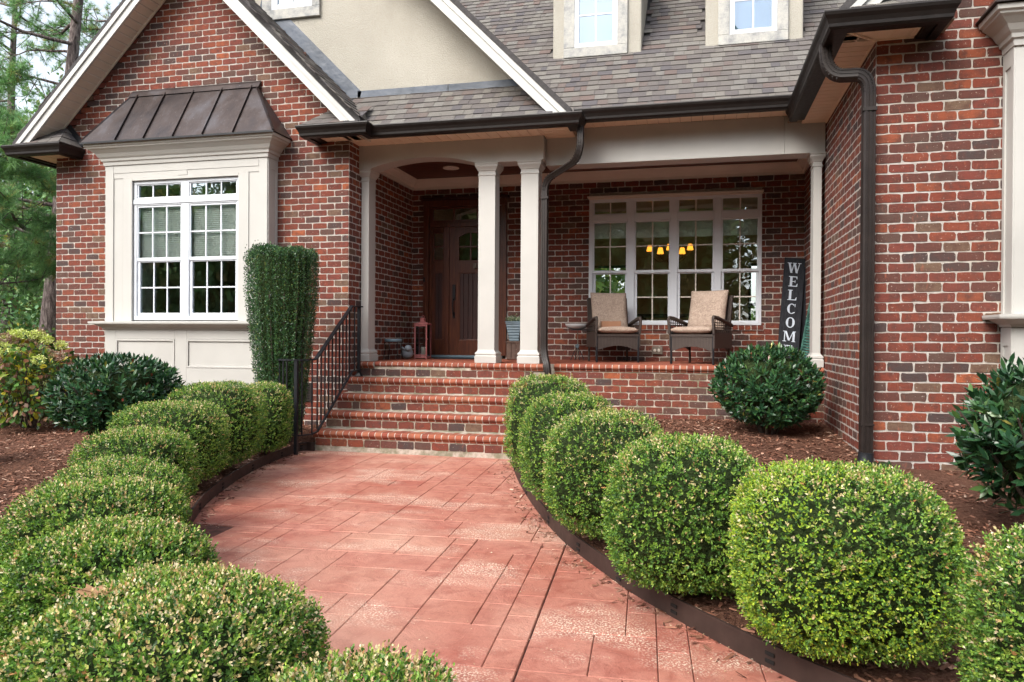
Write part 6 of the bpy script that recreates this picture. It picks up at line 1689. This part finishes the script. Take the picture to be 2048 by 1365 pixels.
# ================================================================== THINGS ON THE PORCH
def arm_chair(fx_, fy_, yaw, label, grp):
    """local frame: front edge centre at the origin, +y goes to the back, seat faces -y"""
    e = thing("wicker_armchair", (fx_, fy_, ZF), label, "armchair", grp, local=True); e.rotation_euler = (0, 0, yaw)
    W, Dp = 0.28, 0.55
    for x in (-W, W):
        MB().tube([(x, 0.02, 0.0), (x, 0.02, 0.40)], 0.015, 8).build("leg", M_IRON, e)
        MB().tube([(x * 0.96, Dp, 0.0), (x * 0.96, Dp, 0.36)], 0.015, 8).build("leg", M_WICKER, e)
    # woven front apron with an arched lower edge, side aprons
    def apron(p, q, name="apron"):
        m = MB(); n_ = 12; p, q = Vector(p), Vector(q); nn = Vector((-(q - p).y, (q - p).x, 0)).normalized() * 0.014
        for i in range(n_):
            a, b = p.lerp(q, i / n_), p.lerp(q, (i + 1) / n_); f = lambda t: 0.165 + 0.055 * (1 - (2 * t - 1) ** 4) * (1 - abs(2 * t - 1) ** 2)
            za, zb = f(i / n_), f((i + 1) / n_)
            m.add([(a.x, a.y, za), (b.x, b.y, zb), (b.x, b.y, 0.365), (a.x, a.y, 0.365), (a.x + nn.x, a.y + nn.y, za), (b.x + nn.x, b.y + nn.y, zb), (b.x + nn.x, b.y + nn.y, 0.365), (a.x + nn.x, a.y + nn.y, 0.365)],
                  [(0, 1, 2, 3), (7, 6, 5, 4), (0, 4, 5, 1), (3, 2, 6, 7), (0, 3, 7, 4), (1, 5, 6, 2)])
        m.build(name, M_WICKER, e)
    apron((-W + 0.01, 0.012, 0), (W - 0.01, 0.012, 0)); apron((-W, Dp, 0), (-W, 0.02, 0)); apron((W - 0.014, 0.02 + 0, 0), (W - 0.014, Dp, 0))
    MB().box(-W, W, 0.0, Dp, 0.345, 0.372).build("seat", M_WICKER, e)
    # back frame, leaning
    lean = 0.22
    def bk(x, h): return (x, Dp - 0.02 + lean * (h - 0.36), h)
    m = MB()
    for x in (-W + 0.02, W - 0.02): m.bar(bk(x, 0.34), bk(x, 0.875), 0.035, 0.045, up=(1, 0, 0))
    m.bar(bk(-W + 0.02, 0.865), bk(W - 0.02, 0.865), 0.04, 0.03); m.build("back_frame", M_WICKER, e)
    m = MB(); v = [bk(-W + 0.03, 0.36), bk(W - 0.03, 0.36), bk(W - 0.03, 0.85), bk(-W + 0.03, 0.85)]
    m.add(v + [(a, b + 0.018, c) for a, b, c in v], [(0, 1, 2, 3), (7, 6, 5, 4), (0, 4, 5, 1), (1, 5, 6, 2), (2, 6, 7, 3), (3, 7, 4, 0)]).build("backrest", M_WICKER, e)
    for s_ in (-1, 1):
        xo = s_ * (W + 0.015)
        # arm: rolled rail from the front post up and back, with open weave below
        arm = [(xo, 0.0, 0.38), (xo, -0.035, 0.55), (xo, -0.01, 0.585), (xo, 0.12, 0.575), (xo, 0.36, 0.535), (xo * 0.98, 0.60, 0.49)]
        a = MB().tube(arm, [0.017, 0.019, 0.024, 0.026, 0.025, 0.022], 8).build("armrest", M_WICKER, e)
        m = MB()
        for i in range(9):
            y = 0.03 + i * 0.062; zt = 0.575 - 0.155 * max(0, y - 0.05)
            m.bar((xo, y, 0.37), (xo, y + 0.01, zt), 0.009, 0.008)
        for i in range(6):
            z = 0.395 + i * 0.031
            if z < 0.55: m.bar((xo, -0.01 - 0.02 * (z - 0.38) / 0.17, z), (xo, 0.58 - max(0, z - 0.49) * 4.5, z - 0.004), 0.008, 0.010)
        m.build("arm_weave", M_WICKER, e)
        MB().box(xo - 0.008, xo + 0.008, 0.0, 0.56, 0.20, 0.40).build("side_panel", M_WICKER, e)
    def cushion(name, cx, cy, cz, sx, sy, sz, rx, lumps):
        n_ = 14; m_ = MB(); V = []; 
        for face in (0, 1):
            for i in range(n_ + 1):
                for j in range(n_ + 1):
                    u, v = i / n_ * 2 - 1, j / n_ * 2 - 1
                    e_ = (1 - abs(u) ** 3.2) * (1 - abs(v) ** 3.2)
                    th = sz * (0.22 + 0.78 * max(e_, 0) ** 0.36) * (1 + 0.08 * math.sin(u * 5 + lumps) * math.cos(v * 4 + lumps * 2))
                    pinch = 1 - 0.025 * (1 - abs(u * v)) 
                    V.append((u * sx * pinch, v * sy * pinch, (1 if face else -1) * th))
        k = (n_ + 1) ** 2; F = []
        for i in range(n_):
            for j in range(n_):
                a = i * (n_ + 1) + j; q = (a, a + n_ + 1, a + n_ + 2, a + 1); F.append(q[::-1]); F.append(tuple(t + k for t in q))
        rim = [(i, 0) for i in range(n_)] + [(n_, j) for j in range(n_)] + [(n_ - i, n_) for i in range(n_)] + [(0, n_ - j) for j in range(n_)]
        idx = [a * (n_ + 1) + b for a, b in rim]
        for a, b in zip(idx, idx[1:] + idx[:1]): F.append((a, b, b + k, a + k))
        m_.add(V, F, True); o = m_.build(name, M_CUSH, e, loc=(cx, cy, cz)); o.rotation_euler = (rx, 0, 0)
        return o
    cushion("seat_cushion", 0, 0.24, 0.42, 0.265, 0.27, 0.052, R(-2), 1.0)
    cushion("back_cushion", 0, 0.495, 0.69, 0.25, 0.265, 0.062, R(90 - 15), 2.3)
    return e
GC = "matching wicker armchairs under the porch window"
arm_chair(-1.00, 9.92, R(20), "left wicker armchair with beige cushions and a cardboard box on its seat", GC)
arm_chair(-0.06, 9.62, R(-24), "right wicker armchair with empty beige cushions, angled towards the other", GC)
bx = tag(MB().box(-0.13, 0.13, -0.06, 0.06, 0, 0.085).build("cardboard_box", M_CARD, None, bevel=0.002, loc=(-1.12, 10.12, ZF + 0.462)), "brown cardboard box lying on the seat of the left armchair", "box")
bx.rotation_euler = (0, 0, R(14))
tp_ = MB().box(-0.02, 0.02, -0.0605, 0.0605, 0.0855, 0.0862).build("packing_tape", M_WTAN, bx)

# white bowl on a slender table
st_ = thing("plant_table", (-1.62, 10.45, ZF), "slender iron side table between the downspout and the left armchair", "side table")
MB().box(-1.80, -1.44, 10.33, 10.57, ZF + 0.425, ZF + 0.437).build("table_top", M_IRON, st_)
m = MB()
m.tube([(-1.62, 10.45, ZF + 0.43), (-1.615, 10.45, ZF + 0.2), (-1.62, 10.45, ZF + 0.02)], 0.007, 6); m.build("stem", M_OUTLET, st_)
for i in range(4):
    a = i * math.pi / 2 + 0.5; MB().tube([(-1.62, 10.45, ZF + 0.20), (-1.62 + 0.05 * math.cos(a), 10.45 + 0.05 * math.sin(a), ZF + 0.12), (-1.62 + 0.10 * math.cos(a), 10.45 + 0.10 * math.sin(a), ZF + 0.008)], 0.006, 6).build("leg", M_IRON, st_)
m = MB(); m.tube([(-1.83, 10.5, ZF + 0.13), (-1.80, 10.5, ZF + 0.19), (-1.85, 10.5, ZF + 0.22), (-1.70, 10.47, ZF + 0.18), (-1.62, 10.45, ZF + 0.2)], 0.003, 5); m.build("wire_scroll", M_IRON, st_)
m = MB()
for i in range(5):
    a = i * 2 * math.pi / 5; m.ellipsoid((-1.62 + 0.018 * math.cos(a), 10.43, ZF + 0.205 + 0.018 * math.sin(a)), (0.013, 0.008, 0.013), 8, 6)
m.build("metal_flower", M_BLUEG, st_)
bw_ = tag(MB().lathe(0, 0, [(0.07, 0.0), (0.125, 0.018), (0.158, 0.055), (0.165, 0.078), (0.160, 0.082), (0.150, 0.055), (0.11, 0.025), (0.0, 0.018)], 28).build("enamel_bowl", M_ENAMEL, None, loc=(-1.63, 10.45, ZF + 0.438)), "shallow white enamel bowl on the slender side table", "bowl")
MB().lathe(0, 0, [(0.161, 0.076), (0.169, 0.080), (0.168, 0.086), (0.160, 0.083)], 28).build("rim", M_OUTLET, bw_)

# lantern with candle
ln = thing("lantern", (-3.905, 10.40, ZF), "tall worn pink lantern with a white candle beside the front door", "lantern")
lx, ly = -3.905, 10.40; hw = 0.088
MB().box(lx - hw - 0.008, lx + hw + 0.008, ly - hw - 0.008, ly + hw + 0.008, ZF + 0.012, ZF + 0.035).build("base", M_PINK, ln, bevel=0.003)
for a in (-1, 1):
    for b in (-1, 1):
        MB().box(lx + a * hw - 0.009, lx + a * hw + 0.009, ly + b * hw - 0.009, ly + b * hw + 0.009, ZF + 0.035, ZF + 0.50).build("post", M_PINK, ln)
        MB().box(lx + a * hw - 0.012, lx + a * hw + 0.012, ly + b * hw - 0.012, ly + b * hw + 0.012, ZF + 0.0, ZF + 0.012).build("foot", M_PINK, ln)
for b in (-1, 1):
    m = MB(); m.box(lx - hw + 0.009, lx + hw - 0.009, ly + b * hw - 0.007, ly + b * hw + 0.007, ZF + 0.045, ZF + 0.062); m.box(lx - hw + 0.009, lx + hw - 0.009, ly + b * hw - 0.007, ly + b * hw + 0.007, ZF + 0.475, ZF + 0.498); m.build("frame", M_PINK, ln)
    MB().box(lx - hw + 0.009, lx + hw - 0.009, ly + b * hw - 0.002, ly + b * hw + 0.002, ZF + 0.062, ZF + 0.475).build("pane", M_GLASS_CLEAR, ln)
    MB().box(lx + b * hw - 0.002, lx + b * hw + 0.002, ly - hw + 0.009, ly + hw - 0.009, ZF + 0.045, ZF + 0.498).build("pane", M_GLASS_CLEAR, ln)
MB().rectlathe(lx - 0.02, lx + 0.02, ly - 0.02, ly + 0.02, [(hw - 0.005, ZF + 0.50), (hw - 0.005, ZF + 0.515), (0.035, ZF + 0.53), (0.012, ZF + 0.545), (0.010, ZF + 0.575), (0.016, ZF + 0.585), (-0.002, ZF + 0.60)]).build("roof", M_PINK, ln)
MB().tube([(lx + 0.022 * math.cos(a), ly, ZF + 0.615 + 0.020 * math.sin(a)) for a in [i * math.pi / 6 for i in range(13)]], 0.004, 6).build("ring", M_PINK, ln)
MB().box(lx + hw + 0.009, lx + hw + 0.02, ly - hw - 0.006, ly - hw + 0.004, ZF + 0.28, ZF + 0.30).build("latch", M_PINK, ln)
cd = tag(MB().lathe(0, 0, [(0.036, 0.0), (0.037, 0.13), (0.033, 0.136), (0.0, 0.130)], 20).build("candle", M_CANDLE, None, loc=(lx + 0.01, ly, ZF + 0.036)), "white pillar candle standing inside the pink lantern", "candle")
MB().tube([(0, 0, 0.13), (0.001, 0, 0.146)], 0.0015, 5).build("wick", M_DARK, cd)
# round grey pot with a ball head (garden ornament)
sn = thing("garden_ornament", (-4.04, 10.12, ZF), "round grey ceramic garden ornament on the floor left of the lantern", "ornament")
MB().ellipsoid((-4.04, 10.12, ZF + 0.085), (0.088, 0.085, 0.085), 18, 12).build("body", M_GREYC, sn)
MB().ellipsoid((-4.00, 10.06, ZF + 0.155), (0.052, 0.052, 0.048), 16, 10).build("head", M_GREYC, sn)
MB().tube([(-4.045, 10.04, ZF + 0.135), (-4.075, 10.03, ZF + 0.17), (-4.10, 10.04, ZF + 0.165)], [0.016, 0.013, 0.008], 8).build("ear", M_GREYC, sn)
# stand with blue-grey tray
ps = thing("plant_stand", (-4.10, 9.75, ZF), "low wire stand with a blue-grey tray against the porch side wall", "plant stand")
px_, py_ = -4.085, 9.72
MB().lathe(px_, py_, [(0.10, ZF + 0.245), (0.118, ZF + 0.25), (0.122, ZF + 0.29), (0.115, ZF + 0.29), (0.11, ZF + 0.262), (0.0, ZF + 0.258)], 20).build("tray", M_BLUEG, ps)
for a in (-1, 1):
    for b in (-1, 1):
        MB().tube([(px_ + a * 0.10, py_ + b * 0.08, ZF + 0.25), (px_ + a * 0.085, py_ + b * 0.07, ZF + 0.16), (px_ + a * 0.11, py_ + b * 0.09, ZF + 0.004)], 0.005, 6).build("leg", M_IRON, ps)
# ribbed bucket with succulents on a wooden stand
ws = thing("wooden_plant_stand", (-2.57, 10.55, ZF), "weathered wooden stand under the blue-grey bucket, between the two middle columns", "plant stand")
MB().box(-2.67, -2.43, 10.46, 10.66, ZF + 0.245, ZF + 0.268).build("stand_top", M_WOOD, ws, bevel=0.003)
for i in range(3): MB().box(-2.655 + i * 0.073, -2.588 + i * 0.073, 10.475, 10.49, ZF + 0.01, ZF + 0.244).build("board", M_WOOD, ws)
for a in (-2.65, -2.465):
    MB().box(a, a + 0.03, 10.62, 10.65, ZF, ZF + 0.244).build("leg", M_WOOD, ws); MB().box(a, a + 0.03, 10.491, 10.52, ZF, ZF + 0.244).build("leg", M_WOOD, ws)
bk_ = thing("planter_bucket", (-2.55, 10.56, ZF + 0.269), "tapered blue-grey ribbed bucket planted with pale succulents", "planter")
m = MB(); zb_ = ZF + 0.269; prof = []
for i in range(7):
    z = zb_ + i * 0.04; o = 0.0 + i * 0.0075
    prof += [(o, z), (o + 0.006, z + 0.015), (o + 0.001, z + 0.032)]
prof += [(0.058, zb_ + 0.272), (0.058, zb_ + 0.285)]
m.rectlathe(-2.615, -2.485, 10.50, 10.62, prof); m.build("bucket", M_BLUEG, bk_)
r2 = np.random.default_rng(77); kk = 260
c = np.stack([r2.uniform(-2.66, -2.44, kk), r2.uniform(10.46, 10.66, kk), zb_ + 0.28 + np.abs(r2.normal(0, 0.035, kk))], 1)
link("foliage", cloud_mesh("foliage", M_LEAF, c, r2.normal(0, 1, (kk, 3)) + [0, 0, 0.6], r2.normal(0, 1, (kk, 3)), r2.uniform(0.025, 0.05, kk), r2.uniform(0.014, 0.022, kk), pick([(0.14, 0.22, 0.13), (0.25, 0.32, 0.2), (0.38, 0.40, 0.26), (0.24, 0.19, 0.12)], kk, (4, 4, 2, 1), 0.12, r2), LEAF6), bk_)
MB().tube([(-2.64, 10.5, zb_ + 0.29), (-2.70, 10.46, zb_ + 0.33), (-2.76, 10.44, zb_ + 0.385)], [0.004, 0.003, 0.002], 5).build("stem", M_TWIG, bk_)
# door mat
tag(MB().box(-3.75, -2.95, 10.42, 10.80, ZF + 0.0, ZF + 0.014).build("door_mat", M_SIGNB, None, bevel=0.004), "dark door mat in front of the mahogany door", "door mat")
# outlet cover
ob = MB().box(-0.612, -0.462, YB - 0.035, YB - 0.010, 1.095, 1.205).build("outlet_cover", M_OUTLET, house, bevel=0.006)
for x in (-0.57, -0.515): MB().ellipsoid((x, YB - 0.038, 1.15), (0.020, 0.007, 0.022), 12, 8).build("outlet_lid", M_WTAN, ob)

# ---- WELCOME board, leaning and slightly tilted
sg_ = thing("welcome_sign", (1.16, 10.42, ZF), "tall black board sign lettered WELCOME leaning in the porch corner", "sign", local=True)
sg_.rotation_euler = (R(-13), R(5.2), R(0))
SWd, SHt = 0.265, 1.46
MB().box(-SWd / 2, SWd / 2, 0, 0.022, 0, SHt).build("board", M_SIGNB, sg_, bevel=0.003)
def stroke(m, x0, z0, x1, z1, w, y=-0.003):
    """vertical or slanted letter stroke with horizontal cut ends"""
    m.prism([(x0 - w / 2, z0), (x0 + w / 2, z0), (x1 + w / 2, z1), (x1 - w / 2, z1)], 'y', y, -0.0005)
def hbar(m, x0, x1, z, h, y=-0.003): m.prism([(x0, z - h / 2), (x1, z - h / 2), (x1, z + h / 2), (x0, z + h / 2)], 'y', y, -0.0005)
def serif(m, x, z, w=0.05, h=0.008): hbar(m, x - w / 2, x + w / 2, z, h, -0.0034)
def ringl(m, cx, cz, rx, rz, a0, a1, tw, n_=26):
    for i in range(n_):
        a, b = a0 + (a1 - a0) * i / n_, a0 + (a1 - a0) * (i + 1) / n_
        def pt(t, k):
            th = tw * (0.30 + 0.70 * abs(math.cos(t))) if k else 0
            return (cx + (rx - th) * math.cos(t), cz + (rz - (0.011 if k else 0)) * math.sin(t))
        m.prism([pt(a, 0), pt(b, 0), pt(b, 1), pt(a, 1)], 'y', -0.003, -0.0005)
def letter(ch, cz):
    m = MB(); h = 0.142; z0, z1 = cz - h / 2, cz + h / 2; W_ = 0.030; n = 0.011
    if ch == 'W':
        stroke(m, -0.034, z0, -0.066, z1, 0.026); stroke(m, -0.034, z0, -0.004, z1 - 0.0, n); stroke(m, 0.034, z0, 0.000, z1, 0.026); stroke(m, 0.034, z0, 0.066, z1, n)
        serif(m, -0.062, z1 - 0.004, 0.056); serif(m, 0.000, z1 - 0.004, 0.05); serif(m, 0.064, z1 - 0.004, 0.044)
    if ch in 'EL':
        stroke(m, -0.028, z0, -0.028, z1, W_); serif(m, -0.030, z0 + 0.004, 0.06); serif(m, -0.030, z1 - 0.004, 0.06)
        hbar(m, -0.028, 0.050, z0 + 0.0055, 0.011); m.prism([(0.052, z0), (0.055, z0 + 0.042), (0.049, z0 + 0.042), (0.034, z0 + 0.010)], 'y', -0.0036, -0.0005)
        if ch == 'E':
            hbar(m, -0.028, 0.044, z1 - 0.0055, 0.011); m.prism([(0.046, z1), (0.048, z1 - 0.038), (0.042, z1 - 0.038), (0.030, z1 - 0.010)], 'y', -0.0036, -0.0005)
            hbar(m, -0.020, 0.022, cz, 0.010); hbar(m, 0.018, 0.025, cz, 0.036, -0.0036)
    if ch == 'C':
        ringl(m, 0.004, cz, 0.055, h / 2, R(48), R(312), 0.030); stroke(m, 0.045, z1 - 0.045, 0.045, z1 - 0.004, 0.008); m.ellipsoid((0.040, -0.001, z0 + 0.022), (0.006, 0.002, 0.008), 8, 6)
    if ch == 'O': ringl(m, 0, cz, 0.056, h / 2, 0, 2 * math.pi, 0.030, 36)
    if ch == 'M':
        stroke(m, -0.058, z0, -0.058, z1, n); stroke(m, 0.056, z0, 0.056, z1, 0.026); stroke(m, 0.0, z0 + 0.015, -0.048, z1, 0.024); stroke(m, 0.0, z0 + 0.015, 0.048, z1, n)
        for x in (-0.058, 0.056): serif(m, x, z0 + 0.004, 0.046)
        serif(m, -0.060, z1 - 0.004, 0.040); serif(m, 0.062, z1 - 0.004, 0.034)
    m.build("letter", M_SIGNW, sg_)
for i, ch in enumerate("WELCOME"): letter(ch, SHt - 0.142 - i * 0.190)
# green louvred shutter leaning against the corner
shu = thing("green_shutter", (1.27, 10.25, ZF), "narrow weathered green louvred shutter leaning in the corner beside the sign", "shutter", local=True)
shu.rotation_euler = (R(-6), R(7.5), R(-58))
Wd, Ht = 0.24, 1.52
for x in (0, Wd - 0.03): MB().box(x, x + 0.03, 0, 0.028, 0, Ht).build("stile", M_SHUT, shu)
for z in (0, Ht / 2, Ht - 0.05): MB().box(0.03, Wd - 0.03, 0.002, 0.026, z, z + 0.05).build("rail", M_SHUT, shu)
for z0_ in (0.06, Ht / 2 + 0.06):
    for i in range(18):
        z = z0_ + i * 0.0355
        MB().add([(0.03, 0.0, z), (Wd - 0.03, 0.0, z), (Wd - 0.03, 0.026, z + 0.022), (0.03, 0.026, z + 0.022), (0.03, 0.0, z + 0.005), (Wd - 0.03, 0.0, z + 0.005), (Wd - 0.03, 0.026, z + 0.027), (0.03, 0.026, z + 0.027)], SH_F).build("slat", M_SHUT, shu)
bb = tag(MB().box(-0.09, 0.09, 0, 0.02, 0, 1.30).build("leaning_board", M_SIGNB, None, bevel=0.002, loc=(1.315, 10.62, ZF)), "plain black board standing behind the green shutter in the porch corner", "board")
bb.rotation_euler = (R(-6), R(2), R(-20))
MB().tube([(-0.06 + 0.02 * math.cos(a), -0.004, 1.22 + 0.035 * math.sin(a)) for a in [i * math.pi / 6 for i in range(13)]], 0.003, 5).build("ring", M_OUTLET, bb)

# fallen leaves on the hedge and on the walk
def fallen_leaf(x, y, z, s_, rz, label, tilt=(0.2, 0.3)):
    m = MB(); pts = []
    for i in range(14):
        a = i / 14 * 2 * math.pi; r_ = s_ * (0.62 + 0.38 * (i % 2)) * (1.15 if i in (0, 1, 13) else 1)
        pts.append((r_ * math.cos(a), r_ * 0.75 * math.sin(a), 0.12 * s_ * math.sin(a * 3)))
    m.add(pts + [(0, 0, 0.02 * s_)], [(i, (i + 1) % 14, 14) for i in range(14)], True)
    o = tag(m.build("fallen_leaf", M_DRY, None, loc=(x, y, z)), label, "leaf"); o.rotation_euler = (tilt[0], tilt[1], rz)
    MB().tube([(0, 0, 0), (-s_ * 1.3, 0.1 * s_, 0.01)], 0.0012, 4).build("stalk", M_DRY, o)
M_DRY = painted("dry_leaf_brown", (0.42, 0.235, 0.12, 1), 0.15, 0.8, 30)
fallen_leaf(-1.50, 1.62, 0.655, 0.045, 0.6, "dry brown leaf resting on the biggest boxwood at the lower left", (0.5, 0.2))
fallen_leaf(-3.42, 4.20, 0.70, 0.03, 2.0, "dry leaf on top of the fourth boxwood left of the walk")
fallen_leaf(-3.95, 5.05, 0.785, 0.03, 1.0, "dry leaf caught on the boxwood beside the dark laurel")
fallen_leaf(-4.20, 7.45, 0.012, 0.035, 0.3, "yellowing leaf on the walk at the foot of the handrail", (0.05, 0.1))
